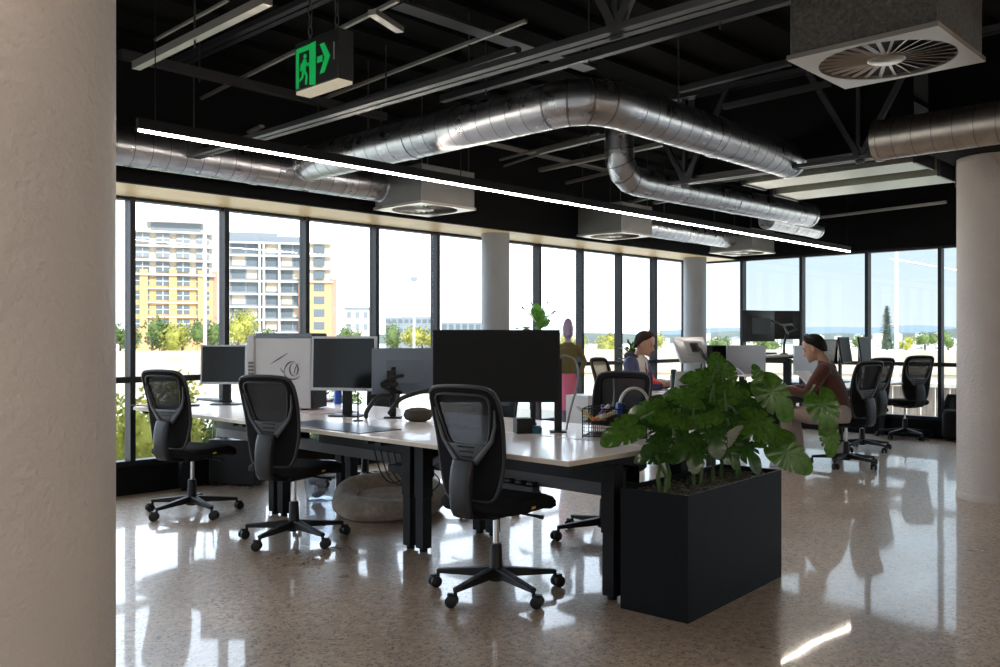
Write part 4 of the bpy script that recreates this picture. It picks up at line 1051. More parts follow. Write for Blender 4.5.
MB().tube([(-.04, 0, .2), (-.03, 0, .30), (.03, 0, .31), (.05, 0, .21)], .007, 8).build('strap', M['jean'], bg)
q = at(752, 398, Y=4.3)
t = thing('wire_letter_tray', 'white wire letter tray behind the plant on the far bench', 'tray', (q.x-.05, 4.3, DZT), R_(-20))
w = MB()
for z in (.01, .10, .19):
    w.tube([(-.15, -.11, z), (.15, -.11, z), (.15, .11, z), (-.15, .11, z)], .006, 6, closed=True)
    for k in range(8): w.cyl((-.15+.3*k/7, -.11, z), (-.15+.3*k/7, .11, z), .004, 6)
for x in (-.15, .15): w.tube([(x, .11, 0), (x, .11, .24), (x, 0, .26), (x, -.1, .2), (x, -.11, 0)], .006, 6)
w.build('wire_frame', M['white'], t)
q = at(746, 400, Y=4.2); t = thing('pink_flower_pot', 'small pot of pink and white flowers on the far bench', 'flowers', (q.x-.15, 4.45, DZT))
MB().lathe([(.03, 0), (.04, .06), (.036, .06), (.01, .05)], n=18).build('pot', M['white'], t)
fw = MB()
for k in range(16): fw.ball((random.uniform(-.07, .07), random.uniform(-.05, .05), .09+random.uniform(-.02, .05)), .016, 8, 5)
fw.build('blossoms', M['pinkc'], t)
keyboard('black keyboard in front of the man in the rust jumper', (at(790, 400, Y=4.3).x, 4.27, DZT), 0)
keyboard('black keyboard on the raised desk', (10.0, 5.15, 1.09), pi)
q = at(764, 384, z=.76); mouse('black mouse near the raised desk leg', (9.0, 4.45, DZT), R_(90))
q = at(885, 384, z=DZT); mouse('black mouse on the desk beside the right windows', (q.x, q.y, DZT), R_(90))
t = thing('document_stand', 'white slanted tablet stand in front of the man in the rust jumper', 'stand', (at(808, 392, Y=4.45).x, 4.45, DZT), R_(-20))
MB().box((0, 0, .10), (.20, .012, .24), M=Matrix.Rotation(R_(-50), 3, 'X')).build('panel', M['white'], t); MB().bar((0, .08, 0), (0, .02, .12), .04, .01).build('prop', M['greyp'], t)

# potted plants
def fleaf(L, W):
    vs = []; fs = []; n = 10
    for i in range(n+1):
        u = i/n; w = W*1.35*math.sin(pi*min(1, u**.8*.97+.02))**.8*(.55+.6*u)
        for j, s in enumerate((-1, -.5, 0, .5, 1)): vs.append((L*u, s*w/2, -.25*L*u*u+.06*W*abs(s)*2+.012*math.sin(u*14)*abs(s)))
    for i in range(n):
        for j in range(4): fs.append((i*5+j, i*5+j+1, (i+1)*5+j+1, (i+1)*5+j))
    return vs, fs
def plant(name, label, loc, pot_h, pot_r, leaves, mleaf, potm, stemh):
    t = thing(name, label, 'plant', loc)
    MB().lathe([(pot_r*.75, 0), (pot_r, pot_h), (pot_r*.92, pot_h), (pot_r*.88, pot_h-.02), (.01, pot_h-.02)], n=28).build('pot', M[potm], t)
    if stemh > pot_h: MB().tube([(0, 0, pot_h-.03), (.02, .01, (pot_h+stemh)/2), (0, 0, stemh)], [.014, .012, .008], 8).build('trunk', M['bark'], t)
    for (az, el, L, W, z) in leaves:
        vs, fs = fleaf(L, W); R = Euler((0, -R_(el), R_(az))).to_matrix()
        MB().add([R @ Vector(v)+Vector((0, 0, z)) for v in vs], fs).build('leaf', M[mleaf], t)
q = at(539, 330, Y=6.55)
rl = R_(43.87)-pi/2   # image right azimuth
ir = math.degrees(rl)
plant('fiddle_leaf_plant', 'tall broad-leaved potted plant by the windows behind the huge monitor', (q.x, 6.55, 0), .35, .18,
      [(ir+175, 62, .30, .16, 1.40), (ir+170, 15, .26, .13, 1.38), (ir+100, 70, .30, .15, 1.42), (ir+20, 55, .28, .14, 1.40), (ir-70, 40, .28, .15, 1.36), (ir+230, 30, .28, .15, 1.30), (ir+60, 20, .26, .14, 1.25), (ir-20, 10, .26, .14, 1.22), (ir+150, 0, .26, .14, 1.15), (ir+10, 75, .24, .09, 1.48), (ir+190, 80, .26, .10, 1.45)], 'leafl', 'white', 1.5)
q = at(694, 336, Y=5.45)
lv = [(k*360/16+random.uniform(-10, 10), random.uniform(15, 75), random.uniform(.20, .30), .045, 1.0+random.uniform(0, .22)) for k in range(22)]
plant('spiky_leaf_plant', 'small spiky potted plant above the tilted monitor, in front of the corner column', (q.x, 6.3, 0), .72, .16, [(a, e, l, w, .95+random.uniform(0, .18)) for a, e, l, w, z in lv], 'leafd', 'white', 1.05)

# display figure dressed in brown and pink (plain, faceless)
q = at(568, 337, Y=6.15)
t = thing('display_figure', 'plain dressed display figure in brown top and pink skirt by the windows', 'mannequin', (q.x, 6.15, 0), R_(44+180)); t.scale = (.8, .72, .92)
fb = MB(); fb.loft([((0, 0, 1.40), (.05, 0, 0), (0, .05, 0)), ((.0, 0, 1.44), (.085, 0, 0), (0, .075, 0)), ((0, 0, 1.52), (.10, 0, 0), (0, .085, 0)), ((0, 0, 1.60), (.07, 0, 0), (0, .06, 0)), ((0, 0, 1.64), (.02, 0, 0), (0, .02, 0))], 20); fb.tube([(0, 0, 1.3), (0, 0, 1.42)], .04, 10); fb.tube([(0, 0, .72), (0, 0, 1.0), (0, 0, 1.32)], [.09, .07, .06], 12, ball=True)
for s in (-1, 1): fb.tube([(0, s*.07, .75), (0, s*.07, .45), (0, s*.07, .03)], [.06, .05, .035], 10, ball=True); fb.box((.04, s*.07, .02), (.2, .08, .04))
fb.build('body', M['mauve'], t, remesh=.012, smooth=6)
tpz = MB().loft([((0, 0, .92), (.09, 0, 0), (0, .12, 0)), ((0, 0, 1.1), (.085, 0, 0), (0, .12, 0)), ((0, 0, 1.28), (.09, 0, 0), (0, .16, 0)), ((0, 0, 1.35), (.05, 0, 0), (0, .07, 0))], 20)
for s in (-1, 1): tpz.tube([(0, s*.15, 1.29), (.02, s*.25, 1.12), (.10, s*.17, .98)], [.05, .042, .036], 10, ball=True)
tpz.build('top', M['olive'], t, remesh=.012, smooth=5)
MB().loft([((0, 0, .55), (.13, 0, 0), (0, .145, 0)), ((0, 0, .75), (.12, 0, 0), (0, .14, 0)), ((0, 0, .98), (.095, 0, 0), (0, .125, 0))], 28).build('skirt', M['pinkc'], t)
q = at(582, 425, z=.25)
t = thing('white_carton', 'white carton with a blue label beside the display figure', 'box', (at(583, 400, Y=5.75).x, 5.75, 0), R_(10))
MB().bb((-.13, -.13, 0), (.13, .13, .70)).build('carton_body', M['white'], t, bevel=.004); MB().bb((-.08, -.132, .45), (.08, -.13, .6)).build('blue_label', M['blue'], t)
q = at(951, 440, z=0)
t = thing('lounge_pouf', 'dark upholstered pouf chair by the right windows beside the column', 'seat', (at(963, 440, z=0).x, at(963, 440, z=0).y, 0), .3); t.scale = (.8, .8, .85)
MB().loft([((0, 0, .04), (.28, 0, 0), (0, .28, 0)), ((0, 0, .08), (.30, 0, 0), (0, .30, 0)), ((0, 0, .38), (.30, 0, 0), (0, .30, 0)), ((0, 0, .44), (.26, 0, 0), (0, .26, 0))], 28, 4).build('cushion', M['fabric'], t)
MB().loft([((.24, 0, .3), (.06, 0, 0), (0, .28, 0)), ((.27, 0, .55), (.06, 0, 0), (0, .27, 0)), ((.29, 0, .66), (.04, 0, 0), (0, .22, 0))], 24, 3).build('backrest', M['fabric'], t)
for s in (-1, 1):
    for r in (-1, 1): MB().cyl((s*.2, r*.2, 0), (s*.2, r*.2, .05), .018, 10).build('leg', M['black'], t)

# ================================================================== PEOPLE
def head_mesh(mb, c, pitch, sc=1.0):
    """head looking +x, pitch down (rad)"""
    R = Matrix.Rotation(pitch, 3, 'Y'); c = Vector(c)
    def T(x, y, z): return c+R @ (Vector((x, y, z))*sc)
    prof = [(-.115, .045, .030, .055), (-.105, .055, .040, .075), (-.085, .053, .052, .082), (-.055, .045, .061, .088), (-.02, .010, .067, .098), (.02, .0, .071, .100), (.06, -.004, .072, .102), (.09, -.006, .062, .092), (.11, -.006, .042, .064), (.12, -.006, .015, .025)]
    # (z, centre x, half width, half depth)
    mb.loft([(T(cx, 0, z), R @ Vector((hd_*sc, 0, 0)), R @ Vector((0, hw*sc, 0))) for z, cx, hw, hd_ in [(p[0], p[1]*.5, p[2], p[3]) for p in prof]], 20)
    # nose, brow, lips, chin, ears
    mb.tube([T(.092, 0, .015), T(.104, 0, -.012), T(.120, 0, -.035), T(.100, 0, -.046)], [.009*sc, .011*sc, .014*sc, .010*sc], 8, ball=True)
    mb.tube([T(.088, -.035, .028), T(.098, 0, .026), T(.088, .035, .028)], .011*sc, 8, ball=True)
    mb.tube([T(.092, -.020, -.068), T(.104, 0, -.066), T(.092, .020, -.068)], .008*sc, 8, ball=True)
    mb.ball(T(.088, 0, -.100), .022*sc, 10, 6)
    for s in (-1, 1): mb.ball(T(-.005, s*.074, -.012), (.020*sc, .008*sc, .032*sc), 10, 6, R=R)
    return T, R
def hand(mb, w, d, up, side, curl=.5, sc=1.0):
    """wrist w, direction d, palm normal -up; side = direction of the thumb"""
    w = Vector(w); d = Vector(d).normalized(); up = Vector(up); sd = Vector(side).normalized(); up = d.cross(sd).normalized()
    if up.z < 0: up = -up
    mb.loft([(w, sd*.026*sc, up*.017*sc), (w+d*.03*sc, sd*.036*sc, up*.016*sc), (w+d*.085*sc, sd*.041*sc, up*.013*sc), (w+d*.098*sc, sd*.036*sc, up*.010*sc)], 14, 2.6)
    for k, (o, L) in enumerate(((.030, .070), (.010, .080), (-.011, .074), (-.031, .056))):
        p = w+d*.088*sc+sd*o*sc
        p1 = p+d*L*.45*sc+up*.006*sc; p2 = p1+(d*.8-up*.45*curl)*L*.32*sc; p3 = p2+(d*.5-up*.9*curl)*L*.25*sc
        mb.tube([p, p1, p2, p3], [.0092*sc, .0088*sc, .0080*sc, .0068*sc], 8, ball=True)
    p = w+d*.03*sc+sd*.034*sc
    mb.tube([p, p+(d*.5+sd*.6)*.035*sc, p+(d*.95+sd*.75)*.045*sc+d*.012*sc-up*.012*sc], [.013*sc, .0105*sc, .008*sc], 8, ball=True)

def hair_mesh(T, R, sc, style):
    hb = MB(); rings = []
    vs = []; fs = []; n = 32; m = 16
    for i in range(m+1):
        el = pi/2*(1-i/m*1.92)
        for k in range(n):
            a = 2*pi*k/n
            ca = math.cos(a); fr = max(0, ca)**1.2
            lim = math.radians(2+(56 if style == 'short' else 50)*fr) if ca > 0 else math.radians(2-66*(-ca)**.85)
            e = max(el, lim)
            lift = .012 + (.016*fr if style == 'short' else .010*fr) + .004*math.sin(9*a+3*e)
            if el <= lim+.02: lift = .002
            ce = math.cos(e) if e > 0 else 1-.30*(1-math.cos(e)); zz = .092+lift if e > 0 else .125
            x = (.104+lift)*ce*math.cos(a)-.004; y = (.077+lift*.8)*ce*math.sin(a); z = .035+zz*math.sin(e)
            vs.append(T(x, y, z))
    for i in range(m):
        for k in range(n):
            l = (k+1) % n; fs.append((i*n+k, i*n+l, (i+1)*n+l, (i+1)*n+k))
    hb.add(vs, fs); return hb

def seated(label, loc, rz, J, skin, hairm, style, pitch, beard=False):
    t = thing('person', label, 'person', loc, rz)
    b = MB(); hc = Vector(J['head'])
    T, R = head_mesh(b, hc, pitch, J.get('hs', 1.0))
    nk = Vector(J['neck'])
    b.tube([nk+Vector((-.02, 0, -.05)), nk, hc+R @ Vector((-.02, 0, -.07))], [.064, .052, .050], 14, ball=True)
    # torso core, legs, arms (continuous below the clothes)
    pel = Vector(J['pelvis'])
    b.loft([(pel+Vector((0, 0, -.06)), (.10, 0, 0), (0, .15, 0)), (pel+Vector((0, 0, .08)), (.095, 0, 0), (0, .145, 0)), ((pel+nk)/2, (.095, 0, 0), (0, .14, 0)), (nk+Vector((-.03, 0, -.10)), (.09, 0, 0), (0, .17, 0)), (nk+Vector((-.015, 0, -.02)), (.05, 0, 0), (0, .07, 0))], 20)
    for s in (-1, 1):
        sh, el, wr = Vector(J['sh'][0 if s > 0 else 1]), Vector(J['el'][0 if s > 0 else 1]), Vector(J['wr'][0 if s > 0 else 1])
        b.tube([sh, (sh+el)/2, el, (el+wr)/2, wr], [.048, .042, .036, .032, .024], 12, ball=True)
        hd_ = (wr-el).normalized(); hd_.z *= .3; hd_.normalize()
        hand(b, wr, hd_, (0, 0, 1), (hd_.cross(Vector((0, 0, 1))))*s, J.get('curl', .6))
        hp, kn, an = Vector(J['hp'][0 if s > 0 else 1]), Vector(J['kn'][0 if s > 0 else 1]), Vector(J['an'][0 if s > 0 else 1])
        b.tube([hp, (hp+kn)/2, kn, (kn*.6+an*.4), an], [.075, .065, .050, .048, .034], 12, ball=True)
    b.build('body', skin, t, remesh=.0055, smooth=3)
    hair_mesh(T, R, 1, style).build('hair', hairm, t, solid=.008, sub=1)
    ey = MB()
    for s in (-1, 1):
        ey.ball(T(.0905, s*.030, .004), (.006, .011, .006), 8, 6, R=R)
        ey.tube([T(.094, s*.018, .030), T(.096, s*.032, .034), T(.086, s*.048, .028)], .0035, 6)
    ey.build('eyes', M['eye'], t)
    if beard:
        bd = MB()
        for s in (-1, 1): bd.tube([T(.02, s*.069, -.02), T(.03, s*.066, -.06), T(.065, s*.045, -.095), T(.098, s*.014, -.106)], [.008, .012, .014, .013], 8, ball=True)
        bd.tube([T(.098, -.022, -.052), T(.108, 0, -.05), T(.098, .022, -.052)], .006, 6, ball=True)
        bd.build('beard', hairm, t, remesh=.005, smooth=3)
    return t, T, R

def sleeve(mb, sh, el, wr, r):
    sh, el, wr = Vector(sh), Vector(el), Vector(wr)
    e = wr-(wr-el).normalized()*.025
    mb.tube([sh, (sh*.5+el*.5), el, (el*.5+e*.5), e], r, 14, ball=False)
    mb.ball(sh, r[0], 14, 8); mb.ball(el, r[2], 12, 8)
def trousers(t, J, m):
    mb = MB(); pel = Vector(J['pelvis'])
    mb.loft([(pel+Vector((-.01, 0, -.085)), (.13, 0, 0), (0, .175, 0)), (pel+Vector((-.01, 0, .02)), (.13, 0, 0), (0, .178, 0)), (pel+Vector((0, 0, .10)), (.115, 0, 0), (0, .165, 0))], 22, 2.6)
    for i in (0, 1):
        hp, kn, an = Vector(J['hp'][i]), Vector(J['kn'][i]), Vector(J['an'][i])
        mb.tube([hp, (hp+kn)/2, kn, kn*.5+an*.5, an+Vector((0, 0, .03))], [.098, .090, .074, .064, .056], 16); mb.ball(hp, .098, 14, 8); mb.ball(kn, .0745, 14, 8)
    mb.build('trousers', m, t, remesh=.011, smooth=4)
    for i in (0, 1):
        an = Vector(J['an'][i]); z0 = an.z-.075
        sh = MB().loft([(an+Vector((.045, 0, -.06)), (.13, 0, 0), (0, .042, 0)), (an+Vector((.045, 0, -.035)), (.132, 0, 0), (0, .044, 0)), (an+Vector((.02, 0, .0)), (.095, 0, 0), (0, .040, 0)), (an+Vector((-.015, 0, .03)), (.058, 0, 0), (0, .038, 0))], 20, 2.4)
        o = sh.build('shoe', M['shoe'], t); MB().loft([(an+Vector((.045, 0, -.078)), (.136, 0, 0), (0, .046, 0)), (an+Vector((.045, 0, -.055)), (.136, 0, 0), (0, .046, 0))], 20, 2.4).build('sole', M['white'], o)

# --- man in rust jumper (faces +Y; local +x is his forward)
m2 = at(836, 430, Y=3.66)
J2 = dict(pelvis=(0, 0, .545), neck=(.10, 0, 1.035), head=(.205, 0, 1.19), sh=((.09, .175, .975), (.09, -.175, .975)), el=((.23, .245, .745), (.21, -.235, .745)), wr=((.46, .13, .775), (.44, -.13, .775)),
          hp=((.02, .10, .53), (.02, -.10, .53)), kn=((.45, .15, .525), (.43, -.14, .525)), an=((.43, .15, .08), (.38, -.15, .08)), curl=.7)
ps, T2, R2 = seated('man in a rust brown jumper sitting at the far bench, looking down to the left', (m2.x, m2.y, 0), R_(104), J2, M['skin2'], M['hair2'], 'short', R_(24))
trousers(ps, J2, M['chino'])
jm = MB()
jm.loft([((-.005, 0, .56), (.125, 0, 0), (0, .175, 0)), ((.0, 0, .68), (.125, 0, 0), (0, .172, 0)), ((.03, 0, .82), (.125, 0, .02), (0, .182, 0)), ((.065, 0, .94), (.112, 0, .03), (0, .198, 0)), ((.085, 0, 1.01), (.085, 0, .03), (0, .14, 0)), ((.10, 0, 1.055), (.064, 0, .02), (0, .066, 0))], 24)
for i in (0, 1): sleeve(jm, J2['sh'][i], J2['el'][i], J2['wr'][i], [.072, .064, .056, .050, .042])
jm.build('jumper', M['rust'], ps, remesh=.009, smooth=4)
# --- man in navy/red/cream jacket (faces -Y)
J1 = dict(pelvis=(0, 0, .545), neck=(.09, 0, 1.075), head=(.165, 0, 1.225), sh=((.07, .19, 1.01), (.07, -.19, 1.01)), el=((.16, .27, .77), (.15, -.26, .77)), wr=((.42, .13, .785), (.42, -.12, .785)),
          hp=((.02, .10, .53), (.02, -.10, .53)), kn=((.45, .14, .52), (.45, -.14, .52)), an=((.42, .14, .08), (.42, -.14, .08)), curl=.5)
ps, T1, R1 = seated('man in a navy, red and cream jacket typing at a laptop by the windows', (M1P.x, 5.72, 0), R_(-72), J1, M['skin'], M['hair'], 'mid', R_(18))
trousers(ps, J1, M['jean'])
def torso_rings(k):
    return [((-.005, 0, .56), (.135*k, 0, 0), (0, .185*k, 0)), ((.0, 0, .68), (.14*k, 0, 0), (0, .188*k, 0)), ((.02, 0, .82), (.14*k, 0, .02), (0, .20*k, 0)), ((.05, 0, .95), (.13*k, 0, .03), (0, .215*k, 0)), ((.07, 0, 1.03), (.10*k, 0, .03), (0, .165*k, 0)), ((.085, 0, 1.09), (.075*k, 0, .02), (0, .078*k, 0))]
jk = MB().loft(torso_rings(1), 24)
for i in (0, 1): sleeve(jk, J1['sh'][i], J1['el'][i], J1['wr'][i], [.086, .078, .070, .060, .048])
def jacket_mat():
    m, nt, b = node_mat('panelled_jacket'); N = nt.nodes; L = nt.links
    tc = N.new('ShaderNodeTexCoord'); sp_ = N.new('ShaderNodeSeparateXYZ'); L.new(tc.outputs['Object'], sp_.inputs[0])
    def mth(op, a, b_=None, c=None):
        n = N.new('ShaderNodeMath'); n.operation = op
        for i, v in enumerate((a, b_, c)):
            if v is None: continue
            if isinstance(v, (int, float)): n.inputs[i].default_value = v
            else: L.new(v, n.inputs[i])
        return n.outputs[0]
    x, y, z = sp_.outputs; ay = mth('ABSOLUTE', y)
    def mixc(f, a, c):
        n = N.new('ShaderNodeMix'); n.data_type = 'RGBA'; L.new(f, n.inputs['Factor'])
        for s_, v in (('A', a), ('B', c)):
            if isinstance(v, tuple): n.inputs[s_].default_value = (*v, 1)
            else: L.new(v, n.inputs[s_])
        return n.outputs['Result']
    navy = (.022, .03, .10); red = (.58, .022, .03); crm = (.60, .55, .50)
    # cream chest: inner torso above z .80 ; red band between .78 and .86 on the sleeves; navy elsewhere
    inner = mth('LESS_THAN', ay, .165); hi = mth('GREATER_THAN', z, .70)
    base = mixc(mth('MULTIPLY', inner, hi), navy, crm)
    band = mth('MULTIPLY', mth('GREATER_THAN', z, .80), mth('LESS_THAN', z, .875)); outer = mth('GREATER_THAN', ay, .165)
    base = mixc(mth('MULTIPLY', band, outer), base, red)
    yoke = mth('MULTIPLY', mth('GREATER_THAN', mth('MULTIPLY_ADD', x, -.5, z), 1.03), mth('LESS_THAN', ay, .15))
    base = mixc(mth('MULTIPLY', yoke, mth('LESS_THAN', x, .02)), base, (.03, .028, .028))
    low = mth('MULTIPLY', mth('LESS_THAN', z, .80), mth('GREATER_THAN', x, .17)); base = mixc(low, base, navy)
    L.new(base, b.inputs['Base Color']); b.inputs['Roughness'].default_value = .55
    n = N.new('ShaderNodeTexNoise'); n.inputs['Scale'].default_value = 18; L.new(tc.outputs['Object'], n.inputs['Vector'])
    bp = N.new('ShaderNodeBump'); bp.inputs['Strength'].default_value = .3; bp.inputs['Distance'].default_value = .02; L.new(n.outputs['Fac'], bp.inputs['Height']); L.new(bp.outputs[0], b.inputs['Normal'])
    return m
jk.build('jacket', jacket_mat(), ps, remesh=.009, smooth=4)
hdm = MB().tube([(.14, .06, 1.05), (.07, .095, 1.085), (.0, .07, 1.095), (-.025, 0, 1.09), (.0, -.07, 1.095), (.07, -.095, 1.085), (.14, -.06, 1.05)], [.025, .036, .045, .048, .045, .036, .025], 10, ball=True)
hdm.build('hood', M['hood'], ps, remesh=.01, smooth=4)
MB().tube([(.175, 0, 1.02), (.19, 0, .88), (.165, 0, .72)], .006, 6).build('zip', M['black'], ps)
bdg = MB().box((.193, .06, .93), (.01, .05, .03)).build('chest_badge', M['redn'], ps)

# ================================================================== OUTSIDE
GZ = -2.2
def out(name, mb, m, label, cat, kind='structure', **k): return tag(mb.build(name, m, **k), label, cat, kind=kind)
out('ground', MB().bb((-300, YW+.6, GZ-.5), (600, 700, GZ)).bb((XW+.6, -300, GZ-.5), (600, YW+.6, GZ)), M['ground'], 'pale sunlit ground outside the windows', 'ground')
# terrace at right
out('terrace', MB().bb((XW+.12, -8, -.25), (15.2, YW+6, -.02)), M['terr'], 'pale sunlit terrace outside the right windows', 'terrace')
t = thing('terrace_fence', 'weathered timber parapet along the terrace outside the right windows', 'fence', (15.0, 0, -.02), kind=None)
bd = MB()
for k in range(60): bd.bb((-.02, -6+k*.22, 0), (.0, -6+k*.22+.205, .52))
bd.build('boards', M['timber'], t); MB().bb((-.1, -6, .52), (.12, 7.4, .58)).build('capping', M['terr'], t)
# road with barriers seen through both walls
def strip(pts, off0, off1, z0, z1):
    """band following a polyline offset outward"""
    mb = MB(); P = [Vector((p[0], p[1], 0)) for p in pts]; row = []
    for i, p in enumerate(P):
        d = (P[min(i+1, len(P)-1)]-P[max(i-1, 0)]).normalized(); nn = Vector((-d.y, d.x, 0))
        row.append((p+nn*off0, p+nn*off1))
    for i in range(len(row)-1):
        a, b = row[i]; c, d = row[i+1]
        vs = [(*v.xy, z) for z in (z0, z1) for v in (a, b, d, c)]
        mb.add(vs, [(3, 2, 1, 0), (4, 5, 6, 7), (0, 1, 5, 4), (1, 2, 6, 5), (2, 3, 7, 6), (3, 0, 4, 7)])
    return mb
RD = 58
line = [(RD*1.15*math.sin(a)*1.0, RD*math.cos(a)) for a in [R_(-40+10*k) for k in range(17)]]
line = line[::-1]
out('road', strip(line, 0, -22, GZ, -.85), M['road'], 'pale elevated road passing outside beyond the windows', 'road')
out('road_barrier', strip(line, .2, 0, -1.2, -.25), M['barrier'], 'low concrete barrier on the near side of the road', 'barrier')
out('road_barrier', strip(line, -11, -11.3, -.85, -.1), M['barrier'], 'low concrete barrier in the middle of the road', 'barrier')
out('road_barrier', strip(line, -21.6, -22, -.85, .12), M['barrier'], 'low concrete barrier on the far side of the road', 'barrier')

def leafy(mb, c, r, n, sz, rng):
    for k in range(n):
        d = Vector((rng.gauss(0, 1), rng.gauss(0, 1), rng.gauss(0, 1))).normalized(); rr = rng.uniform(.62, 1.02)
        lump = 1+.22*math.sin(d.x*5+c[0])*math.sin(d.y*4+c[1])*math.cos(d.z*5)
        p = Vector(c)+Vector((d.x*r[0], d.y*r[1], d.z*r[2]))*rr*lump
        a = Vector((rng.gauss(0, 1), rng.gauss(0, 1), rng.gauss(0, 1))).normalized(); b = a.orthogonal().normalized()*sz*rng.uniform(.6, 1.2); e = a.cross(b).normalized()*sz*rng.uniform(.5, 1)
        mb.add([p-b, p+e*.6, p+b, p-e*.6], [(0, 1, 2, 3)])
    mb.ball(c, (r[0]*.62, r[1]*.62, r[2]*.62), 14, 9)
def tree(name, label, px, base, top, Z, wpx, m, seed, group, n=900, lumps=3, trunk=True):
    g = at(px, 337, Z=Z); rng = random.Random(seed)
    t = thing(name, label, 'tree' if trunk else 'shrub', (g.x, g.y, base), 0, group)
    H = top-base; w = wpx/F*Z/2; mb = MB()
    for k in range(lumps):
        o = Vector((rng.uniform(-.5, .5)*w, rng.uniform(-.5, .5)*w, 0)); zc = H*(.55+.18*rng.uniform(-1, 1))
        leafy(mb, (o.x, o.y, zc), (w*.62, w*.62, H*.36), n//lumps, max(.05, w*.10), rng)
    mb.build('foliage', M[m], t, fix=False)
    MB().tube([(0, 0, -.3), (.02*w, 0, H*.3), (0, .02*w, H*.6)], [w*.07+.02, w*.05+.02, .02], 8).build('trunk', M['bark'], t)
    return t
TG = 'trees beyond the road'
for i, (px, top, wpx, m, lab) in enumerate(((120, 321, 40, 'tree', 'green tree beyond the road at the far left, beside the big column'), (152, 318, 46, 'tree', 'dark green tree beyond the road below the ochre apartments, left one'), (182, 322, 40, 'treey', 'yellowish tree beyond the road below the ochre apartments'), (208, 318, 36, 'tree', 'green tree beyond the road behind the white pole'),
        (238, 309, 44, 'treey', 'tall yellow-green tree beyond the road left of the white computer tower'), (262, 330, 36, 'tree', 'low green tree behind the white computer tower'), (350, 322, 30, 'tree', 'green tree below the small white block'), (396, 324, 26, 'tree', 'dark bush beyond the road left of the street lamp'), (422, 327, 40, 'treey', 'yellow bush beyond the road under the street lamp'), (448, 330, 34, 'treey', 'yellow bush beyond the road behind the huge monitor'),
        (603, 333, 34, 'treey', 'pale yellow-green tree left of the man in the jacket'), (520, 334, 30, 'tree', 'green tree behind the broad-leaved plant'), (650, 331, 30, 'treey', 'pale tree right of the man in the jacket'), (575, 331, 26, 'treey', 'pale yellow bush right of the display figure'))):
    Z = 92; zt = EYE+(HZ-top)/F*Z
    tree('roadside_tree', lab, px, -1.0, zt, Z, wpx, m, 100+i, TG, 700)
SG = 'shrubs below the left windows'
for i, (px, top, Z, wpx, m, lab) in enumerate(((128, 392, 11.5, 70, 'treey', 'yellow-green shrub outside the left windows beside the big column'), (172, 386, 12.5, 80, 'treey', 'yellow-green shrub outside behind the leftmost chair'), (215, 390, 13, 70, 'tree', 'green shrub outside seen under the left bench'), (270, 396, 13.5, 80, 'treey', 'yellow shrub outside behind the second chair'), (335, 392, 15, 80, 'tree', 'green shrub outside behind the waste bin'))):
    tree('garden_shrub', lab, px, GZ, EYE-(top-HZ)/F*Z, Z, wpx, m, 200+i, SG, 3600, 8)
def pine(px, Z, base, top, wpx, label):
    g = at(px, 337, Z=Z); t = thing('pine_tree', label, 'tree', (g.x, g.y, base)); H = top-base; w = wpx/F*Z/2; rng = random.Random(5); mb = MB()
    for k in range(16):
        u = k/15; r = w*(1-u*.8); z = H*(.18+.8*u)
        for j in range(60):
            a = rng.uniform(0, 2*pi); rr = r*rng.uniform(.2, 1); p = Vector((rr*math.cos(a), rr*math.sin(a), z-rr*.15+rng.uniform(-.3, .3)))
            d = Vector((math.cos(a), math.sin(a), -.2))*w*.22; s = Vector((-math.sin(a), math.cos(a), 0))*w*.09
            mb.add([p-d, p+s, p+d, p-s], [(0, 1, 2, 3)])
    mb.tube([(0, 0, H*.1), (0, 0, H)], [w*.5, .05], 9)
    mb.build('foliage', M['treeh'], t, fix=False); MB().cyl((0, 0, -1), (0, 0, H*.3), w*.12, 8).build('trunk', M['bark'], t)
pine(887, 120, -1, EYE+(HZ-307)/F*120, 22, 'tall narrow pine tree outside the right windows')
for i, (px, top, wpx, m, lab) in enumerate(((765, 337, 36, 'tree', 'low tree on the hillside left of the twin monitors'), (820, 338, 40, 'tree', 'low tree on the hillside behind the man in the rust jumper'), (860, 334, 26, 'tree', 'low tree left of the pine'), (905, 336, 20, 'treey', 'tan bush right of the pine'), (925, 332, 26, 'tree', 'round tree left of the right column'), (948, 330, 22, 'tree', 'tree just left of the right column'), (722, 334, 30, 'tree', 'low tree beside the corner column'))):
    Z = 130; tree('hillside_tree', lab, px, -1, EYE+(HZ-top)/F*Z, Z, wpx, m, 300+i, 'trees on the hillside', 400)
# hills
def ridge(name, label, px0, px1, Z, base, fn, m, depth):
    vs = []; n = 60; mb = MB()
    for j in range(5):
        v = j/4
        for k in range(n+1):
            px = px0+(px1-px0)*k/n; g = at(px, 337, Z=Z+depth*v); h = EYE+(HZ-fn(px))/F*Z
            vs.append((g.x, g.y, base+(h-base)*math.sin(v*pi/2)))
    fs = [(j*(n+1)+k, j*(n+1)+k+1, (j+1)*(n+1)+k+1, (j+1)*(n+1)+k) for j in range(4) for k in range(n)]
    return out(name, mb.add(vs, fs), M[m], label, 'hill')
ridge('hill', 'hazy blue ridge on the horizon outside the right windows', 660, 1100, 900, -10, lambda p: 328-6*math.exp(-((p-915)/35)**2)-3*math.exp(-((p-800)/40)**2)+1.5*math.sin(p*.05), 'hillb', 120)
ridge('hill', 'low green hillside with houses outside the right windows', 690, 1100, 240, -4, lambda p: 332-4*math.exp(-((p-760)/50)**2)-7*math.exp(-((p-965)/40)**2)+1.2*math.sin(p*.11), 'hill', 120)
ridge('hill', 'low pale hillside beyond the left windows', 40, 690, 420, -6, lambda p: 333+1.2*math.sin(p*.04)-3*math.exp(-((p-480)/60)**2), 'hill', 100)
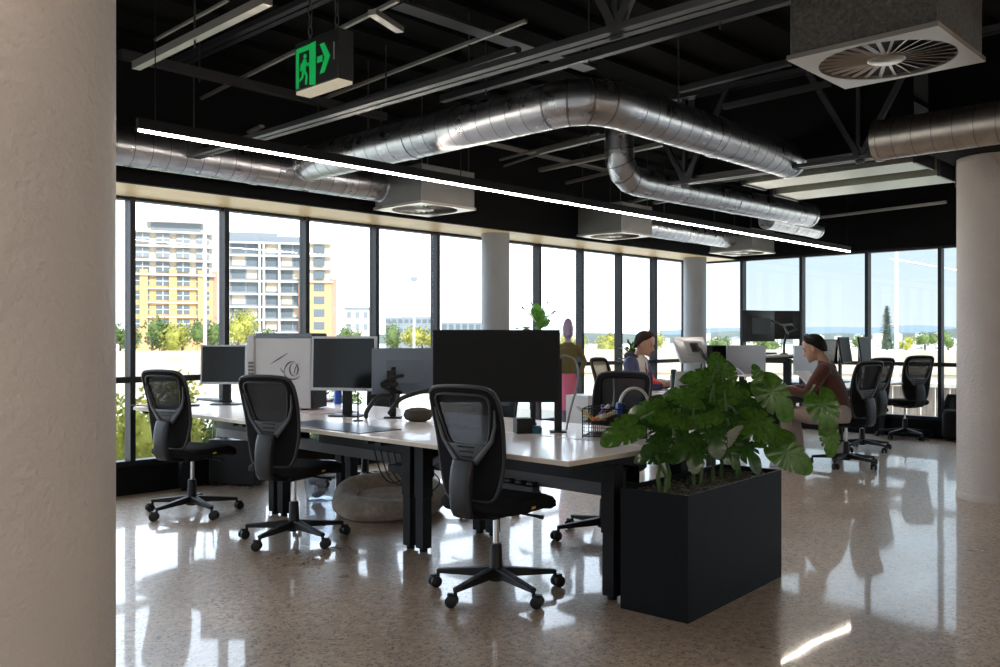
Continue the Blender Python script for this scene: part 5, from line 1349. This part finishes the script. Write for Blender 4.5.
# houses on the hillside
hr = random.Random(11)
for k in range(34):
    px = hr.uniform(705, 960); py = 333+13*((k*7)%25)/25; Z = 236-60*(py-333)/13; px = 706+254*((k*11)%25)/25
    if k > 24: px = hr.uniform(560, 700); py = hr.uniform(335, 345)
    g = at(px, py, Z=Z); w = hr.uniform(1.6, 3.0); h = hr.uniform(.8, 1.4)
    t = thing('house', 'small pale house on the hillside outside the right windows' if k <= 24 else 'small pale building far outside the left windows', 'house', (g.x, g.y, g.z-h), R_(hr.uniform(20, 70)), 'houses on the hillside' if k <= 24 else 'small far buildings')
    MB().bb((-w/2, -w*.4, -2.5), (w/2, w*.4, h)).build('wall', M[hr.choice(['bwhite', 'bcream', 'bwhite'])], t)
    MB().prism([(-w*.48, h), (w*.48, h), (0, h+.5)], -w*.55, w*.55, lambda a, b, e: (e, a, b)).build('roof', M[hr.choice(['bgrey', 'bgrey', 'bcream', 'bwhite'])], t)
    wd_ = MB()
    for j in range(3): wd_.bb((-w*.35+j*w*.28, -w*.41, h*.3), (-w*.2+j*w*.28, -w*.4, h*.75))
    wd_.build('window', M['wglass'], t)

def slab_building(label, pxl, pxr, Z, top_y, base_y, yaw, floors, bays, wallm, style, name='apartment_building', depth=14, extra=None):
    """front face spans pxl..pxr at depth Z (perpendicular to the view unless yawed)"""
    cpx = (pxl+pxr)/2; g = at(cpx, 337, Z=Z); d = ray(cpx, 337); heading = math.atan2(d.y, d.x)-pi/2
    t = thing(name, label, 'building', (g.x, g.y, GZ), heading+R_(yaw))
    W = (pxr-pxl)/F*Z/math.cos(R_(yaw))*math.hypot(1, (cpx-500)/F)*.98
    zt = EYE+(HZ-top_y)/F*Z-GZ; zb = max(0, EYE+(HZ-base_y)/F*Z-GZ)
    MB().bb((-W/2, 0, 0), (W/2, depth, zt)).build('wall', M[wallm], t)
    fh = (zt-zb)/floors
    return t, W, zt, zb, fh
# A: ochre / cream apartments
t, W, zt, zb, fh = slab_building('ochre and cream apartment building seen through the left windows, left one', 137, 209, 190, 232, 345, 0, 8, 4, 'bcream', 0, depth=18)
cw = W/4
MB().bb((-W/2-.1, -.4, 0), (W/2+.1, 0, zt-3.3*fh)).build('brick_base', M['bor'], t)
for s in (-1, 0, 1):
    MB().bb((s*W*.36-W*.05, -1.0, 0), (s*W*.36+W*.05, -.3, zt-2.7*fh)).build('pier', M['bor'], t)
for f in range(8):
    z = zb+f*fh
    for k in range(4):
        x = -W/2+(k+.5)*cw
        wn_ = MB().bb((x-cw*.33, -.46, z+fh*.18), (x+cw*.33, -.40, z+fh*.82)).build('window', M['wglass' if f < 6 else 'bgrey'], t)
        MB().bb((x-.08, -.5, z+fh*.18), (x+.08, -.45, z+fh*.82)).bb((x-cw*.33, -.5, z+fh*.48), (x+cw*.33, -.45, z+fh*.53)).build('window_bar', M['bwhite'], wn_)
for f in range(5, 9): MB().bb((-W/2-.5, -1.5, zb+f*fh-.35), (W/2+.5, 0, zb+f*fh)).build('balcony_slab', M['bwhite'], t)
for f in range(1, 5): MB().bb((-W*.32, -1.2, zb+f*fh-.2), (W*.32, 0, zb+f*fh)).build('balcony', M['bwhite'], t)
MB().bb((-W*.28, 2, zt), (W*.36, 14, zt+2.2)).build('penthouse', M['bgrey'], t); MB().bb((-W*.34, .5, zt+2.2), (W*.42, 15, zt+2.7)).build('roof', M['bwhite'], t)
MB().bb((W/2, -.2, 0), (W/2+1.0, 17, zt-2.7*fh)).build('side_wall', M['bred'], t)
# B: grey/white grid block
t, W, zt, zb, fh = slab_building('grey apartment block with a white grid of balconies, behind the second mullion', 231, 308, 200, 243, 345, 0, 8, 4, 'bgrey', 0, depth=16)
for f in range(9): MB().bb((-W/2, -1.2, zb+f*fh-.3), (W/2, 0, zb+f*fh+.1)).build('balcony_slab', M['bwhite'], t)
for x in (-W/2, -W*.12, -W*.07, W*.12, W*.44, W*.5): MB().bb((x-.25, -1.3, 0), (x+.25, 0, zt)).build('pier', M['bwhite'], t)
for f in range(8):
    z = zb+f*fh
    for k, (a0, a1) in enumerate(((-.46, -.30), (-.28, -.15), (-.04, .10), (.15, .28), (.30, .42))):
        MB().bb((W*a0, -.06, z+fh*.2), (W*a1, 0, z+fh*.9)).build('window', M['wglass' if (k+f) % 3 else 'bcream'], t)
MB().bb((W*.36, -1.4, 0), (W*.5, -1.2, zt-3*fh)).build('brick_panel', M['bred'], t)
MB().bb((-W*.5, 2, zt), (W*.1, 12, zt+2.5)).build('penthouse', M['bgrey'], t)
MB().bb((W*.1, 2, zt+.3), (W*.46, 12, zt+1.8)).build('roof', M['bgrey'], t)
# C: ochre/red tower right of mullion
t, W, zt, zb, fh = slab_building('narrow ochre and red brick tower left of the small white block', 309, 331, 195, 243, 345, 0, 8, 2, 'bcream', 0, depth=14)
MB().bb((-W/2-.05, -.5, 0), (W/2+.05, 0, zt-3*fh)).build('brick_base', M['bor'], t); MB().bb((W/2-.3, -.3, 0), (W/2+1.2, 13, zt-2.8*fh)).build('side_wall', M['bred'], t)
for f in range(8):
    MB().bb((-W*.28, -.56, zb+f*fh+fh*.2), (W*.2, -.5, zb+f*fh+fh*.8)).build('window', M['wglass'], t)
for f in range(5, 9): MB().bb((-W/2-.3, -1.1, zb+f*fh-.3), (W/2+.3, 0, zb+f*fh)).build('balcony_slab', M['bwhite'], t)
# D: small white block, E: long grey building, F: far blocks
t, W, zt, zb, fh = slab_building('small white block right of the brick tower', 345, 378, 240, 309, 345, 0, 3, 4, 'bwhite', 0, depth=12, name='office_building')
for f in range(3):
    for k in range(4): MB().bb((-W/2+(k+.25)*W/4, -.08, zb+f*fh+fh*.25), (-W/2+(k+.75)*W/4, 0, zb+f*fh+fh*.75)).build('window', M['bgrey'], t)
MB().bb((-W/2-.3, -.4, zt), (W/2+.3, 12, zt+.5)).build('roof', M['bgrey'], t)
t, W, zt, zb, fh = slab_building('long grey low building behind the street lamp', 385, 440, 260, 317, 345, 0, 3, 8, 'bgrey', 0, depth=16, name='office_building')
for f in range(3):
    for k in range(9): MB().bb((-W/2+(k+.15)*W/9, -.08, zb+f*fh+fh*.35), (-W/2+(k+.85)*W/9, 0, zb+f*fh+fh*.75)).build('window', M['wglass'], t)
MB().bb((-W*.2, 3, zt), (W*.45, 10, zt+1.6)).build('roof_plant', M['bwhite'], t)
t, W, zt, zb, fh = slab_building('pale low building beyond the huge monitor', 441, 482, 300, 322, 345, 0, 2, 6, 'bgrey', 0, depth=14, name='office_building')
for f in range(2):
    for k in range(6): MB().bb((-W/2+(k+.15)*W/6, -.08, zb+f*fh+fh*.3), (-W/2+(k+.8)*W/6, 0, zb+f*fh+fh*.8)).build('window', M['wglass'], t)
# poles
def lamp(px, top, base_z, Z, w, label, head=True):
    g = at(px, 337, Z=Z); zt = EYE+(HZ-top)/F*Z
    t = thing('street_lamp', label, 'street lamp', (g.x, g.y, base_z))
    MB().cyl((0, 0, 0), (0, 0, zt-base_z), w, 12, w*.7).build('pole', M['pole'], t)
    if head:
        MB().box((0, 0, zt-base_z), (.9, .35, .25), rz=1).build('lamp_head', M['bgrey'], t)
lamp(205, 190, GZ, 22, .05, 'tall white pole outside the left windows in front of the apartments', False)
lamp(414, 279, -1, 60, .09, 'street lamp outside, between the two narrow window bays left of the slim column')
lamp(896.5, 240, -1, 24, .055, 'pale grey pole outside the right windows beside the pine', False)

# ================================================================== LIGHT + CAMERA
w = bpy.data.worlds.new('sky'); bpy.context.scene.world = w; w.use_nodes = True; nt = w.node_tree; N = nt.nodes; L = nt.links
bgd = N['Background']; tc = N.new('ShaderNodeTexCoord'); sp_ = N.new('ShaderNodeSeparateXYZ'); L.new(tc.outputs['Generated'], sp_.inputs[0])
# elevation: pale horizon -> blue zenith ; azimuth: bright hazy white toward +Y, clear pale blue toward +X
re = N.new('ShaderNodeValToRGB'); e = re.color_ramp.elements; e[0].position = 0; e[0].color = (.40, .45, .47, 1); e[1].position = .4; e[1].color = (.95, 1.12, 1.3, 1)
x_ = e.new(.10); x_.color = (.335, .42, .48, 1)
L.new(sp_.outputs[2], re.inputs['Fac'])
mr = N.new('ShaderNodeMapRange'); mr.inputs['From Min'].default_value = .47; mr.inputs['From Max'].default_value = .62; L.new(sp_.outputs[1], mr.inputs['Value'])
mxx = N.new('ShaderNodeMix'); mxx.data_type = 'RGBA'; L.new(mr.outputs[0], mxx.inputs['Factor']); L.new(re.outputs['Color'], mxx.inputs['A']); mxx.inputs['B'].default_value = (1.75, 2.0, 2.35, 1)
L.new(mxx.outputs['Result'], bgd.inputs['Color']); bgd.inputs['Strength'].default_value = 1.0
sun = bpy.data.lights.new('sun', 'SUN'); sun.energy = 2.3; sun.angle = R_(.6); sun.color = (1, .93, .82)
so = bpy.data.objects.new('sun', sun); C.objects.link(so)
sd = Vector((.28, 1, -.78)).normalized(); so.rotation_euler = sd.to_track_quat('-Z', 'Y').to_euler()

cam = bpy.data.cameras.new('camera'); co = bpy.data.objects.new('camera', cam); C.objects.link(co)
cam.sensor_width = 36; cam.lens = F/1000*36; cam.shift_y = 3.5/1000; cam.clip_end = 3000
co.location = (0, 0, EYE); co.rotation_euler = (pi/2, 0, TH-pi/2)
sc = bpy.context.scene; sc.camera = co
sc.view_settings.view_transform = 'Standard'; sc.view_settings.look = 'None'; sc.view_settings.gamma = 1; sc.view_settings.use_curve_mapping = False
sc.view_settings.exposure = 1.25
try:
    sc.cycles.use_denoising = True; sc.cycles.denoiser = 'OPENIMAGEDENOISE'
    sc.cycles.max_bounces = 8; sc.cycles.transparent_max_bounces = 16; sc.cycles.sample_clamp_indirect = 8
except Exception: pass
